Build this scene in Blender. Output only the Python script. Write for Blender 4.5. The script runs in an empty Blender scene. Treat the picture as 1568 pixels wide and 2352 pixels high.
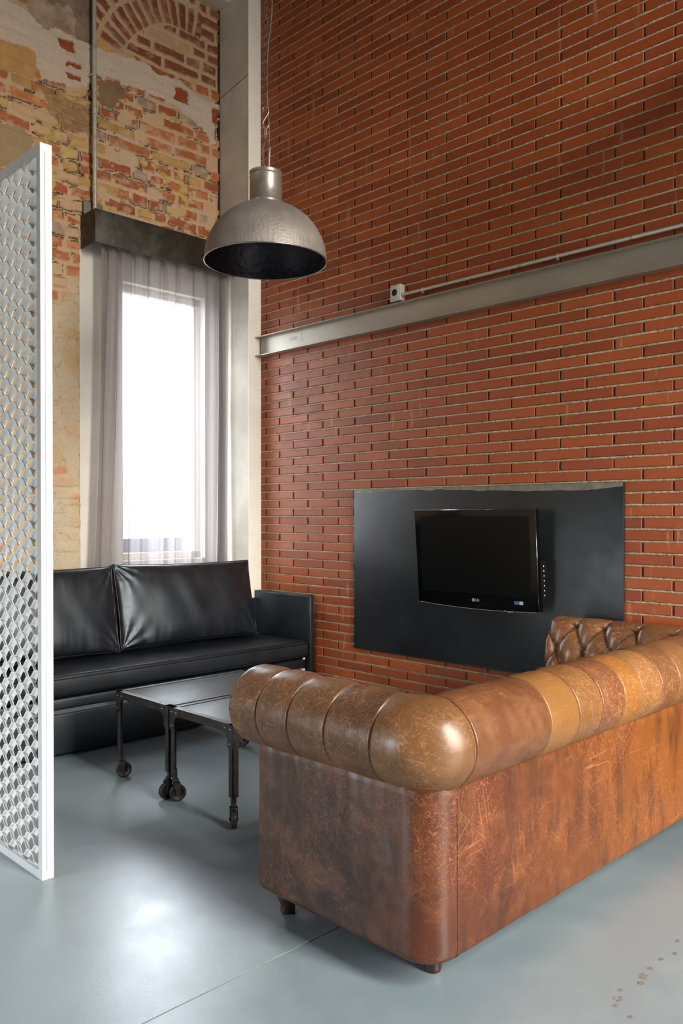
import bpy, bmesh, math, random
import numpy as np
from mathutils import Vector, Matrix

random.seed(7)
PI = math.pi
scene = bpy.context.scene
COL = scene.collection

# ------------------------------------------------------------------ camera, world, lights, exposure
CAM_YAW = math.atan2(1880, 1895)
cam_data = bpy.data.cameras.new('camera')
cam = bpy.data.objects.new('camera', cam_data)
COL.objects.link(cam)
cam.location = (0, 0, 1.30)
cam.rotation_euler = (PI / 2 - math.radians(0.5), 0, -CAM_YAW)
cam_data.sensor_fit = 'VERTICAL'
cam_data.sensor_height = 36.0
cam_data.sensor_width = 24.0
cam_data.lens = 1895 / 2352 * 36.0
cam_data.shift_y = 25.5 / 2352
cam_data.clip_start = 0.05
scene.camera = cam

scene.view_settings.view_transform = 'Standard'
scene.view_settings.look = 'None'
scene.view_settings.gamma = 1.0
scene.view_settings.use_curve_mapping = False
scene.view_settings.exposure = 0.0
scene.cycles.use_denoising = True
scene.cycles.max_bounces = 8
scene.cycles.diffuse_bounces = 5
scene.cycles.transparent_max_bounces = 16
scene.cycles.sample_clamp_indirect = 6.0

SKY_FRONT = (0.82, 0.91, 1.0, 1)      # overcast sky over the street, seen through the curtain
SKY_BACK = (1.0, 0.94, 0.85, 1)       # the sunnier side behind the camera
S_FRONT, S_BACK = 46.0, 54.0
world = bpy.data.worlds.new('sky')
scene.world = world
world.use_nodes = True
wn, wl = world.node_tree.nodes, world.node_tree.links
wn.clear()
w_out = wn.new('ShaderNodeOutputWorld')
w_bg = wn.new('ShaderNodeBackground')
w_tc = wn.new('ShaderNodeTexCoord')
w_sep = wn.new('ShaderNodeSeparateXYZ')
w_map = wn.new('ShaderNodeMapRange')
w_mix = wn.new('ShaderNodeMix'); w_mix.data_type = 'RGBA'
w_map.inputs['From Min'].default_value = -0.4
w_map.inputs['From Max'].default_value = 0.4
wl.new(w_tc.outputs['Generated'], w_sep.inputs[0])
wl.new(w_sep.outputs['Y'], w_map.inputs['Value'])
wl.new(w_map.outputs['Result'], w_mix.inputs['Factor'])
w_mix.inputs['A'].default_value = tuple(c * S_BACK for c in SKY_BACK[:3]) + (1,)
w_mix.inputs['B'].default_value = tuple(c * S_FRONT for c in SKY_FRONT[:3]) + (1,)
wl.new(w_mix.outputs['Result'], w_bg.inputs['Color'])
w_gr = wn.new('ShaderNodeMapRange')     # ground half of the surroundings is much darker than the sky
w_gr.inputs['From Min'].default_value = -0.06; w_gr.inputs['From Max'].default_value = 0.10
w_gr.inputs['To Min'].default_value = 0.16; w_gr.inputs['To Max'].default_value = 1.0
wl.new(w_sep.outputs['Z'], w_gr.inputs['Value'])
wl.new(w_gr.outputs['Result'], w_bg.inputs['Strength'])
wl.new(w_bg.outputs[0], w_out.inputs[0])


def portal(name, loc, rot, sx, sy):
    d = bpy.data.lights.new(name, 'AREA')
    d.shape = 'RECTANGLE'; d.size = sx; d.size_y = sy
    d.cycles.is_portal = True
    o = bpy.data.objects.new(name, d)
    COL.objects.link(o)
    o.location = loc; o.rotation_euler = rot
    return o


# openings: (x0, x1, z0, z1)
WIN_FRONT = (2.96, 3.65, 0.985, 2.93)
WIN_FRONT2 = (-2.1, -1.85, 0.985, 2.3)
WIN_BACK = (1.55, 2.7, 0.75, 5.3)
WIN_LEFT = (3.3, 4.7, 0.4, 1.7)      # y range on the left wall
YW, YB, XL, XR, ZC = 5.142, -2.6, -3.6, 3.90, 5.55

portal('daylight_front', ((WIN_FRONT[0] + WIN_FRONT[1]) / 2, YW + .30, 1.96), (-PI / 2, 0, 0), .74, 1.95)
portal('daylight_front_far', (-1.975, YW + .32, 1.64), (-PI / 2, 0, 0), .25, 1.32)
portal('daylight_back', (2.125, YB - .22, 3.025), (PI / 2, 0, 0), 1.15, 4.55)
portal('daylight_left', (XL - .22, 4.0, 1.05), (0, -PI / 2, 0), 1.3, 1.4)


# ------------------------------------------------------------------ helpers
def srgb(r, g, b):
    f = lambda c: (c / 255 / 12.92) if c / 255 <= .04045 else ((c / 255 + .055) / 1.055) ** 2.4
    return (f(r), f(g), f(b), 1.0)


def link(o, parent=None):
    COL.objects.link(o)
    if parent is not None:
        o.parent = parent
        if parent.type == 'EMPTY':      # parts are modelled in room coordinates
            o.matrix_parent_inverse = Matrix.Translation(parent.location).inverted()
    return o


def tag(o, label=None, cat=None, group=None, kind=None):
    if label: o['label'] = label
    if cat: o['category'] = cat
    if group: o['group'] = group
    if kind: o['kind'] = kind
    return o


def empty(name, loc, label, cat, group=None):
    o = bpy.data.objects.new(name, None)
    o.empty_display_size = .1
    COL.objects.link(o)
    o.location = loc
    return tag(o, label, cat, group)


def mesh_obj(name, verts, faces, mat, parent=None, smooth=False, label=None):
    me = bpy.data.meshes.new(name)
    if isinstance(verts, np.ndarray): verts = verts.tolist()
    if isinstance(faces, np.ndarray): faces = faces.tolist()
    me.from_pydata(verts, [], faces)
    me.materials.append(mat)
    if smooth:
        me.polygons.foreach_set('use_smooth', [True] * len(me.polygons))
    me.update()
    o = bpy.data.objects.new(name, me)
    link(o, parent)
    if label: o['label'] = label
    return o


class MB:
    """collects shapes into one mesh"""
    def __init__(self):
        self.v = []; self.f = []; self.s = []

    def add(self, vs, fs, smooth=False, m=None):
        b = len(self.v)
        for p in vs:
            p = Vector(p)
            if m is not None: p = m @ p
            self.v.append(tuple(p))
        for q in fs:
            self.f.append([b + i for i in q]); self.s.append(smooth)

    def box(self, lo, hi, bev=0.0, m=None):
        x0, y0, z0 = lo; x1, y1, z1 = hi
        if bev <= 0:
            vs = [(x0, y0, z0), (x1, y0, z0), (x1, y1, z0), (x0, y1, z0), (x0, y0, z1), (x1, y0, z1), (x1, y1, z1), (x0, y1, z1)]
            fs = [(3, 2, 1, 0), (4, 5, 6, 7), (0, 1, 5, 4), (1, 2, 6, 5), (2, 3, 7, 6), (3, 0, 4, 7)]
            self.add(vs, fs, False, m); return
        bm = bmesh.new()
        bmesh.ops.create_cube(bm, size=1)
        for v in bm.verts:
            v.co = Vector((x0 + (v.co.x + .5) * (x1 - x0), y0 + (v.co.y + .5) * (y1 - y0), z0 + (v.co.z + .5) * (z1 - z0)))
        bmesh.ops.bevel(bm, geom=bm.edges[:], offset=bev, segments=3, affect='EDGES', profile=.5)
        bm.verts.index_update()
        self.add([v.co.copy() for v in bm.verts], [[v.index for v in f.verts] for f in bm.faces], True, m)
        bm.free()

    def lathe(self, prof, n=32, m=None, smooth=True):
        """prof: (r, z) list"""
        vs = []; fs = []
        for r, z in prof:
            for k in range(n):
                a = 2 * PI * k / n
                vs.append((r * math.cos(a), r * math.sin(a), z))
        for i in range(len(prof) - 1):
            for k in range(n):
                k2 = (k + 1) % n
                fs.append((i * n + k, i * n + k2, (i + 1) * n + k2, (i + 1) * n + k))
        self.add(vs, fs, smooth, m)

    def cyl(self, a, b, r, n=16, r2=None, m=None, smooth=True):
        a = Vector(a); b = Vector(b); d = b - a
        q = d.to_track_quat('Z', 'Y').to_matrix().to_4x4()
        mm = Matrix.Translation(a) @ q
        if m is not None: mm = m @ mm
        L = d.length; r2 = r if r2 is None else r2
        vs = []; fs = []
        for rr, z in ((r, 0), (r2, L)):
            for k in range(n):
                t = 2 * PI * k / n
                vs.append((rr * math.cos(t), rr * math.sin(t), z))
        for k in range(n):
            fs.append((k, (k + 1) % n, n + (k + 1) % n, n + k))
        self.add(vs, fs, smooth, mm)
        self.add([vs[k] for k in range(n)], [list(range(n))[::-1]], False, mm)
        self.add([vs[n + k] for k in range(n)], [list(range(n))], False, mm)

    def tube(self, pts, r, n=10, closed=False, m=None):
        pts = [Vector(p) for p in pts]
        N = len(pts)
        vs = []; fs = []
        up = None
        for i, p in enumerate(pts):
            if closed:
                t = (pts[(i + 1) % N] - pts[i - 1]).normalized()
            else:
                t = (pts[min(i + 1, N - 1)] - pts[max(i - 1, 0)]).normalized()
            if up is None:
                up = Vector((0, 0, 1)) if abs(t.z) < .9 else Vector((1, 0, 0))
            s = t.cross(up).normalized(); up = s.cross(t).normalized()
            rr = r[i] if isinstance(r, (list, tuple)) else r
            for k in range(n):
                a = 2 * PI * k / n
                vs.append(p + s * (rr * math.cos(a)) + up * (rr * math.sin(a)))
        M = N if closed else N - 1
        for i in range(M):
            j = (i + 1) % N
            for k in range(n):
                k2 = (k + 1) % n
                fs.append((i * n + k, i * n + k2, j * n + k2, j * n + k))
        if not closed:
            fs.append(list(range(n))[::-1]); fs.append([(N - 1) * n + k for k in range(n)])
        self.add(vs, fs, True, m)

    def prism(self, poly, axis, lo, hi, m=None):
        """poly: 2d points; extruded along axis 0/1/2"""
        n = len(poly)
        def P(a, b, c):
            return {0: (c, a, b), 1: (a, c, b), 2: (a, b, c)}[axis]
        vs = [P(a, b, lo) for a, b in poly] + [P(a, b, hi) for a, b in poly]
        fs = [list(range(n)), list(range(n, 2 * n))[::-1]] + [(i, n + i, n + (i + 1) % n, (i + 1) % n) for i in range(n)]
        self.add(vs, fs, False, m)

    def build(self, name, mat, parent=None, label=None):
        me = bpy.data.meshes.new(name)
        me.from_pydata([tuple(v) for v in self.v], [], self.f)
        me.materials.append(mat)
        me.polygons.foreach_set('use_smooth', self.s)
        bm = bmesh.new(); bm.from_mesh(me)
        bmesh.ops.recalc_face_normals(bm, faces=bm.faces[:])
        bm.to_mesh(me); bm.free()
        me.update()
        o = bpy.data.objects.new(name, me)
        link(o, parent)
        if label: o['label'] = label
        return o


def add_color(o, name, cols):
    """cols: per-vertex rgb(a) numpy array"""
    me = o.data
    at = me.color_attributes.new(name, 'FLOAT_COLOR', 'POINT')
    c = np.ones((len(me.vertices), 4), dtype=np.float32)
    cols = np.asarray(cols, dtype=np.float32)
    c[:, :cols.shape[1]] = cols
    at.data.foreach_set('color', c.ravel())


def autosharp(o, ang=40):
    m = o.modifiers.new('edge', 'EDGE_SPLIT')
    m.split_angle = math.radians(ang)


# ---- node helpers
class NT:
    def __init__(self, name):
        self.m = bpy.data.materials.new(name)
        self.m.use_nodes = True
        self.n = self.m.node_tree.nodes; self.l = self.m.node_tree.links
        self.n.clear()
        self.out = self.n.new('ShaderNodeOutputMaterial')
        self.b = self.n.new('ShaderNodeBsdfPrincipled')
        self.l.new(self.b.outputs[0], self.out.inputs[0])
        self.tc = None

    def node(self, t, **kw):
        x = self.n.new(t)
        for k, v in kw.items(): setattr(x, k, v)
        return x

    def coord(self, scale=(1, 1, 1), rot=(0, 0, 0)):
        if self.tc is None: self.tc = self.node('ShaderNodeTexCoord')
        mp = self.node('ShaderNodeMapping')
        mp.inputs['Scale'].default_value = scale
        mp.inputs['Rotation'].default_value = rot
        self.l.new(self.tc.outputs['Object'], mp.inputs[0])
        return mp.outputs[0]

    def coord_rs(self, rot, scale):
        """rotate first, then stretch, so streaks can lie in any direction"""
        a = self.coord((1, 1, 1), rot)
        mp = self.node('ShaderNodeMapping')
        mp.inputs['Scale'].default_value = scale
        self.l.new(a, mp.inputs[0])
        return mp.outputs[0]

    def noise(self, scale, detail=4, rough=.55, dist=0.0, vec=None):
        x = self.node('ShaderNodeTexNoise')
        x.inputs['Scale'].default_value = scale
        x.inputs['Detail'].default_value = detail
        x.inputs['Roughness'].default_value = rough
        x.inputs['Distortion'].default_value = dist
        self.l.new(vec if vec is not None else self.coord(), x.inputs['Vector'])
        return x.outputs['Fac']

    def voronoi(self, scale, feature='F1', vec=None, out='Distance', rand=1.0):
        x = self.node('ShaderNodeTexVoronoi', feature=feature)
        x.inputs['Scale'].default_value = scale
        x.inputs['Randomness'].default_value = rand
        self.l.new(vec if vec is not None else self.coord(), x.inputs['Vector'])
        return x.outputs[out]

    def math(self, op, a, b=None, c=None, clamp=False):
        x = self.node('ShaderNodeMath', operation=op)
        x.use_clamp = clamp
        for i, v in enumerate((a, b, c)):
            if v is None: continue
            if isinstance(v, (int, float)): x.inputs[i].default_value = v
            else: self.l.new(v, x.inputs[i])
        return x.outputs[0]

    def rng(self, v, a, b, c=0.0, d=1.0, smooth=False):
        x = self.node('ShaderNodeMapRange')
        if smooth: x.interpolation_type = 'SMOOTHSTEP'
        self.l.new(v, x.inputs['Value'])
        for k, val in (('From Min', a), ('From Max', b), ('To Min', c), ('To Max', d)): x.inputs[k].default_value = val
        return x.outputs['Result']

    def mix(self, f, a, b, mode='MIX'):
        x = self.node('ShaderNodeMix', data_type='RGBA', blend_type=mode)
        for k, v in (('Factor', f), ('A', a), ('B', b)):
            if isinstance(v, (int, float)): x.inputs[k].default_value = v
            elif isinstance(v, tuple): x.inputs[k].default_value = v
            else: self.l.new(v, x.inputs[k])
        return x.outputs['Result']

    def attr(self, name, out='Color'):
        x = self.node('ShaderNodeAttribute', attribute_name=name)
        return x.outputs[out]

    def set(self, key, v):
        if isinstance(v, (int, float, tuple)): self.b.inputs[key].default_value = v
        else: self.l.new(v, self.b.inputs[key])

    def bump(self, h, strength=.3, dist=.002, normal=None):
        x = self.node('ShaderNodeBump')
        x.inputs['Strength'].default_value = strength
        x.inputs['Distance'].default_value = dist
        self.l.new(h, x.inputs['Height'])
        if normal is not None: self.l.new(normal, x.inputs['Normal'])
        return x.outputs[0]


def plain(name, col, rough=.5, metal=0.0, spec=.5, var=.0, vscale=8, bump=0.0, bscale=120, bdist=.001, coat=0.0):
    t = NT(name)
    if var > 0:
        n = t.noise(vscale, 6, .6)
        lo = tuple(max(0, c * (1 - var)) for c in col[:3]) + (1,)
        hi = tuple(min(1, c * (1 + var)) for c in col[:3]) + (1,)
        t.set('Base Color', t.mix(t.rng(n, .3, .7), lo, hi))
        t.set('Roughness', t.rng(n, .3, .7, max(0, rough - .08), min(1, rough + .08)))
    else:
        t.set('Base Color', col); t.set('Roughness', rough)
    t.set('Metallic', metal)
    t.set('Specular IOR Level', spec)
    if coat: t.set('Coat Weight', coat); t.set('Coat Roughness', .15)
    if bump > 0:
        t.set('Normal', t.bump(t.noise(bscale, 4), bump, bdist))
    return t.m


# ------------------------------------------------------------------ materials
M = {}

# red klinker bricks, colour comes from a per-brick attribute
t = NT('red_brick')
a = t.attr('tone')
n = t.noise(9, 6, .65)
n2 = t.noise(90, 4, .6)
col = t.mix(t.rng(n, .3, .75, 0, .5), a, t.mix(.5, a, srgb(112, 58, 40)))
col = t.mix(t.rng(n2, .62, .8, 0, .35), col, srgb(158, 98, 68))
st = t.noise(26, 3, .5, vec=t.coord((1, 1, .15)))
col = t.mix(t.rng(st, .66, .74, 0, .35), col, srgb(196, 150, 118))
t.set('Base Color', col)
t.set('Roughness', t.rng(n, .3, .7, .42, .60))
t.set('Specular IOR Level', .38)
h = t.math('ADD', t.noise(160, 5, .7), t.math('MULTIPLY', t.noise(22, 3), 1.5))
t.set('Normal', t.bump(h, .35, .002))
M['brick'] = t.m

t = NT('rough_mortar')
n = t.noise(60, 6, .7)
v = t.noise(240, 3, .6)
col = t.mix(t.rng(n, .3, .7), srgb(146, 132, 108), srgb(214, 196, 164))
col = t.mix(t.rng(v, .6, .75), col, srgb(214, 192, 152))
t.set('Base Color', col); t.set('Roughness', .95); t.set('Specular IOR Level', .1)
t.set('Normal', t.bump(t.math('ADD', n, v), .9, .004))
M['mortar'] = t.m
M['joint'] = plain('shaded_joint', srgb(96, 88, 74), .95, spec=.1, var=.3, vscale=60, bump=.6, bscale=200, bdist=.002)  # darker than the bed mortar: shade of the recess put into the colour

t = NT('old_wall')
a = t.attr('wallcol')
n = t.noise(34, 8, .7)
n2 = t.noise(260, 4, .65)
col = t.mix(t.rng(n, .3, .72, 0, .15), a, t.mix(1.0, a, (.62, .55, .5, 1), 'MULTIPLY'))
col = t.mix(t.rng(n2, .6, .75, 0, .25), col, t.mix(.6, a, (1, .93, .82, 1)))
col = t.mix(t.rng(t.noise(150, 2, .5), .30, .36, .45, 0), col, t.mix(1.0, a, (.35, .3, .26, 1), 'MULTIPLY'))
t.set('Base Color', col); t.set('Roughness', .93); t.set('Specular IOR Level', .15)
t.set('Normal', t.bump(t.math('ADD', n2, t.math('MULTIPLY', n, 2.5)), 1.0, .008))
M['oldwall'] = t.m

t = NT('white_plaster')
n = t.noise(3, 6, .6)
t.set('Base Color', t.mix(t.rng(n, .3, .7), srgb(206, 200, 192), srgb(222, 218, 210)))
t.set('Roughness', .85); t.set('Normal', t.bump(t.noise(90, 5), .2, .002))
M['white'] = t.m

t = NT('concrete')
n = t.noise(3.2, 8, .62)
p = t.voronoi(34)
spots = t.math('MULTIPLY', t.rng(p, .04, .12, 1, 0), t.rng(t.noise(7), .5, .62))
col = t.mix(t.rng(n, .3, .7), srgb(172, 164, 150), srgb(206, 199, 184))
col = t.mix(t.math('MULTIPLY', spots, .7), col, srgb(60, 56, 50))
vs_ = t.noise(5, 4, .6, vec=t.coord((1, 1, .12)))
col = t.mix(t.rng(vs_, .5, .75, 0, .35), col, srgb(204, 197, 182))
t.set('Base Color', col); t.set('Roughness', .8)
t.set('Normal', t.bump(t.math('SUBTRACT', t.noise(60, 5), spots), .35, .003))
M['concrete'] = t.m
t = NT('painted_concrete')
n = t.noise(6, 7, .65)
p = t.voronoi(30); sp = t.math('MULTIPLY', t.rng(p, .03, .09, 1, 0), t.rng(t.noise(9), .5, .6))
t.set('Base Color', t.mix(t.math('MULTIPLY', sp, .6), t.mix(t.rng(n, .3, .7), srgb(240, 234, 220), srgb(250, 247, 238)), srgb(90, 80, 70)))
t.set('Roughness', .8); t.set('Normal', t.bump(t.noise(50, 5), .3, .003))
M['cream'] = t.m

# polished resin floor
t = NT('resin_floor')
big = t.noise(.9, 5, .6, 0.4)
mid = t.noise(5, 6, .65)
col = t.mix(t.rng(big, .3, .7), srgb(118, 135, 145), srgb(138, 154, 162))
col = t.mix(t.rng(mid, .45, .75, 0, .35), col, srgb(150, 163, 170))
col = t.mix(t.rng(t.noise(220, 2, .5), .55, .75, 0, .3), col, srgb(112, 124, 128))
sc = t.noise(7, 3, .5, 2.2)
scr = t.math('MULTIPLY', t.rng(t.math('ABSOLUTE', t.math('SUBTRACT', sc, .5)), 0, .0025, 1, 0), t.rng(t.noise(2.3), .56, .62))
col = t.mix(t.math('MULTIPLY', scr, .5), col, srgb(205, 205, 196))
pp = t.voronoi(5.5)
chips = t.math('MULTIPLY', t.rng(t.math('ADD', pp, t.math('MULTIPLY', t.noise(60), .05)), .032, .038, 1, 0), t.rng(t.noise(3.7), .58, .62))
col = t.mix(t.math('MULTIPLY', chips, .6), col, srgb(196, 188, 165))
t.set('Base Color', col)
t.set('Roughness', t.rng(mid, .3, .7, .29, .37))
t.set('Specular IOR Level', .9)
t.set('IOR', 1.65)
t.set('Normal', t.bump(t.noise(60, 4, .6), .10, .004))
M['floor'] = t.m
M['groove'] = plain('floor_joint', srgb(190, 188, 176), .9, var=.4, vscale=50)
M['chip'] = plain('floor_damage', srgb(122, 118, 112), .8, var=.5, vscale=90, bump=.8, bscale=200, bdist=.003)

# steel and metals
t = NT('mill_steel_beam')
n = t.noise(2.2, 7, .65, vec=t.coord((1, .35, 1)))
col = t.mix(t.rng(n, .3, .7), srgb(142, 136, 124), srgb(172, 165, 152))
col = t.mix(t.rng(t.noise(120, 3), .6, .75, 0, .3), col, srgb(184, 178, 165))
t.set('Base Color', col); t.set('Metallic', .6); t.set('Roughness', t.rng(n, .3, .7, .38, .5))
t.set('Normal', t.bump(t.noise(130, 4), .12, .001))
M['beam'] = t.m
t = NT('black_steel_plate')
n = t.noise(1.7, 6, .6, .5)
n2 = t.noise(5, 5, .6)
col = t.mix(t.rng(n, .3, .7), srgb(26, 29, 34), srgb(48, 50, 52))
ed = t.noise(6, 5, .7, vec=t.coord((1, 1, .25)))
t.set('Base Color', col); t.set('Metallic', .3)
t.set('Roughness', t.rng(n2, .3, .7, .34, .46)); t.set('Specular IOR Level', .4)
t.set('Normal', t.bump(t.noise(220, 3), .08, .001))
M['plate'] = t.m
M['plate_edge'] = plain('scale_worn_edge', srgb(120, 116, 106), .5, .5, var=.35, vscale=20)
t = NT('patinated_steel')
n = t.noise(5.5, 6, .65, .8)
n2 = t.noise(14, 5, .65)
col = t.mix(t.rng(n, .42, .62), srgb(50, 43, 36), srgb(70, 70, 62))
col = t.mix(t.rng(n2, .55, .75, 0, .5), col, srgb(40, 38, 36))
t.set('Base Color', col); t.set('Metallic', .5); t.set('Roughness', t.rng(n2, .3, .7, .38, .55))
M['valance'] = t.m
M['galv'] = plain('galvanised_pipe', srgb(190, 184, 172), .32, .35, var=.12, vscale=30)
M['zinc'] = plain('zinc_clip', srgb(200, 198, 190), .35, .8)
M['iron'] = plain('dark_iron', srgb(64, 62, 64), .42, .65, var=.35, vscale=30, bump=.25, bscale=90, bdist=.001)
M['rivet'] = plain('rivet_steel', srgb(130, 126, 120), .35, .8)
M['wheel'] = plain('worn_cast_wheel', srgb(50, 46, 46), .5, .4, var=.4, vscale=40)
t = NT('dark_tabletop')
n = t.noise(6, 7, .65, .5, vec=t.coord((.35, 2.2, 1)))
n2 = t.noise(40, 5, .7, vec=t.coord((.08, 1.5, 1)))
col = t.mix(t.rng(n, .35, .7), srgb(26, 32, 38), srgb(62, 64, 62))
col = t.mix(t.rng(n2, .5, .75, 0, .45), col, srgb(92, 88, 78))
t.set('Base Color', col); t.set('Roughness', t.rng(n, .3, .7, .36, .52)); t.set('Specular IOR Level', .35)
t.set('Normal', t.bump(n2, .15, .001))
M['tabletop'] = t.m

t = NT('hammered_aluminium')
v = t.voronoi(62, 'F1', rand=.55)
n = t.noise(7, 5, .6)
t.set('Base Color', t.mix(t.rng(n, .3, .7), srgb(126, 119, 115), srgb(152, 143, 137)))
t.set('Metallic', .4); t.set('Roughness', t.rng(n, .3, .7, .48, .62))
t.set('Normal', t.bump(v, .42, .004))
M['lamp_out'] = t.m
t = NT('hammered_dark_inside')
v = t.voronoi(46, 'SMOOTH_F1')
t.set('Base Color', srgb(34, 35, 44)); t.set('Metallic', .5); t.set('Roughness', .45)
t.set('Normal', t.bump(v, .4, .006))
M['lamp_in'] = t.m
M['lamp_neck'] = plain('brushed_lamp_neck', srgb(160, 150, 142), .36, .7, var=.1, vscale=20)
M['lamp_rim'] = plain('lamp_rim', srgb(150, 150, 145), .35, .8)
M['chain'] = plain('dull_chain', srgb(92, 84, 74), .45, .8)
M['wire'] = plain('lamp_wire', srgb(170, 162, 150), .35, .85)
M['cable'] = plain('grey_cable', srgb(96, 90, 84), .6)

M['frame_white'] = plain('chalky_white_steel', srgb(196, 202, 206), .55, .0, var=.06, vscale=14, bump=.2, bscale=60)
M['mesh_white'] = plain('white_expanded_mesh', srgb(240, 243, 243), .5, .0, var=.04, vscale=20)
M['socket'] = plain('socket_grey', srgb(190, 186, 178), .4)
M['black_plastic'] = plain('black_plastic', srgb(14, 14, 16), .25, spec=.6)
M['gloss_black'] = plain('piano_black', srgb(5, 6, 8), .10, spec=.35)
M['screen'] = plain('tv_screen', srgb(4, 5, 6), .30, spec=.18)
M['chrome'] = plain('chrome_trim', srgb(220, 224, 228), .12, 1.0)
M['logo'] = plain('logo_silver', srgb(190, 192, 194), .4, .3)
M['sticker_blue'] = plain('sticker_blue', srgb(60, 92, 150), .5)
M['sticker_grey'] = plain('sticker_grey', srgb(176, 180, 178), .5)
M['label_white'] = plain('white_tag', srgb(215, 215, 210), .7)
M['mark'] = plain('mill_marking', srgb(140, 136, 126), .6, .6)


def leather(name, dark, mid, light, scr=.5, rough=.36, tint=False, streak=0.0, tmix=.55, lmix=.6):
    t = NT(name)
    n1 = t.noise(2.6, 7, .62, .3)
    n2 = t.noise(11, 6, .65, .4)
    col = t.mix(t.rng(n1, .34, .66, smooth=True), dark, mid)
    if tint:
        tn = t.attr('tint')
        col = t.mix(tmix, col, tn)
    col = t.mix(t.rng(n2, .48, .74, 0, lmix), col, light)
    if streak > 0:
        s1 = t.noise(20, 5, .65, .6, vec=t.coord((1, 1, .22)))
        col = t.mix(t.rng(s1, .56, .76, 0, streak), col, light)
        s2 = t.noise(13, 4, .6, 0, vec=t.coord((1, 1, .3)))
        col = t.mix(t.rng(s2, .52, .34, 0, .6), col, dark)
    # hair-line scratches: level lines of warped noise
    mask = t.rng(t.noise(2.7, 4, .6), .40, .60, .12, 1)
    tot = None
    dirs = [(0, .2, 0), (0, .9, .4), (.3, 1.6, 0), (0, 2.3, .8), (1.0, .3, .3), (1.5, .2, 1.0), (.6, 2.8, 0), (2.1, .4, .6)]
    for k, rt in enumerate(dirs):
        sc = (70, 95, 60, 110, 80, 65, 100, 75)[k]
        x = t.noise(sc * 1.7, 1, .4, .35, vec=t.coord_rs(rt, (1, 1, .035 + .012 * (k % 3))))
        lnn = t.rng(x, .69, .73, 0, 1)
        tot = lnn if tot is None else t.math('MAXIMUM', tot, lnn)
    for k, (sc, w, rt) in enumerate(((8, .004, (.5, .2, .1)), (16, .006, (1.2, .5, .8)), (30, .010, (.1, 1.4, .6)), (60, .02, (.9, .1, 1.6)))):
        x = t.noise(sc, 2, .5, .5, vec=t.coord_rs(rt, (1, 1, .35)))
        lnn = t.math('MULTIPLY', t.rng(t.math('ABSOLUTE', t.math('SUBTRACT', x, .5)), 0, w, 1, 0), .6)
        tot = t.math('MAXIMUM', tot, lnn)
    tot2 = t.math('MULTIPLY', t.math('MULTIPLY', tot, mask), scr)
    lighter = tuple(min(1, c * 1.35 + .02) for c in light[:3]) + (1,)
    col = t.mix(tot2, col, t.mix(.55, lighter, t.mix(1.0, col, (2.4, 2.3, 2.1, 1), 'MULTIPLY')))
    t.set('Base Color', col)
    t.set('Roughness', t.math('ADD', t.rng(n2, .3, .7, rough - .07, rough + .09), t.math('MULTIPLY', tot2, .15)))
    t.set('Specular IOR Level', .5)
    gr = t.voronoi(420, 'F1')
    h = t.math('ADD', t.math('MULTIPLY', gr, .5), t.math('MULTIPLY', t.noise(30, 4), 1.0))
    t.set('Normal', t.bump(h, .16, .0016))
    return t.m


M['leather_roll'] = leather('worn_tan_leather', srgb(66, 40, 28), srgb(104, 68, 42), srgb(138, 98, 60), .7, .30, tint=True, lmix=.42)
M['leather_base'] = leather('reddish_brown_leather', srgb(54, 30, 22), srgb(88, 48, 28), srgb(140, 86, 46), .6, .38, tint=True, streak=.30, tmix=.66, lmix=.36)
M['leather_in'] = leather('dark_tan_leather', srgb(74, 42, 28), srgb(118, 72, 42), srgb(150, 100, 62), .4, .36)
M['button'] = plain('leather_button', srgb(66, 36, 26), .35, var=.2)
M['bun'] = plain('dark_turned_wood', srgb(46, 28, 24), .4, var=.4, vscale=30, coat=.3)

t = NT('black_leather')
n = t.noise(5, 4, .55, .3)
t.set('Base Color', t.mix(t.rng(n, .3, .7), srgb(11, 15, 21), srgb(19, 24, 31)))
t.set('Roughness', t.rng(n, .3, .7, .38, .46)); t.set('Specular IOR Level', .8); t.set('Specular Tint', (.82, .92, 1, 1))
h = t.math('ADD', t.math('MULTIPLY', t.voronoi(500), .4), t.math('MULTIPLY', t.noise(9, 2), 1.2))
t.set('Normal', t.bump(h, .10, .002))
M['black_leather'] = t.m
M['black_piping'] = plain('black_piping', srgb(14, 15, 18), .35)

# sheer curtain
t = NT('sheer_curtain')
weave = t.noise(8, 3, .5, 0, vec=t.coord((14, 14, .6)))
dif = t.node('ShaderNodeBsdfDiffuse'); dif.inputs['Color'].default_value = srgb(142, 134, 132)
trl = t.node('ShaderNodeBsdfTranslucent'); trl.inputs['Color'].default_value = srgb(150, 142, 140)
trp = t.node('ShaderNodeBsdfTransparent'); trp.inputs['Color'].default_value = (1, 1, 1, 1)
m1 = t.node('ShaderNodeMixShader'); m1.inputs[0].default_value = .30
m2 = t.node('ShaderNodeMixShader')
t.l.new(dif.outputs[0], m1.inputs[1]); t.l.new(trl.outputs[0], m1.inputs[2])
t.l.new(t.rng(weave, .3, .7, .24, .38), m2.inputs[0])
t.l.new(m1.outputs[0], m2.inputs[1]); t.l.new(trp.outputs[0], m2.inputs[2])
t.l.new(m2.outputs[0], t.out.inputs[0])
M['sheer'] = t.m
M['dark_curtain'] = plain('dark_curtain', srgb(58, 60, 70), .9)
M['glass'] = None
t = NT('window_glass')
g = t.node('ShaderNodeBsdfTransparent'); gg = t.node('ShaderNodeBsdfGlossy'); gg.inputs['Roughness'].default_value = .02
ms = t.node('ShaderNodeMixShader'); ms.inputs[0].default_value = .06
t.l.new(g.outputs[0], ms.inputs[1]); t.l.new(gg.outputs[0], ms.inputs[2]); t.l.new(ms.outputs[0], t.out.inputs[0])
M['glass'] = t.m
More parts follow.
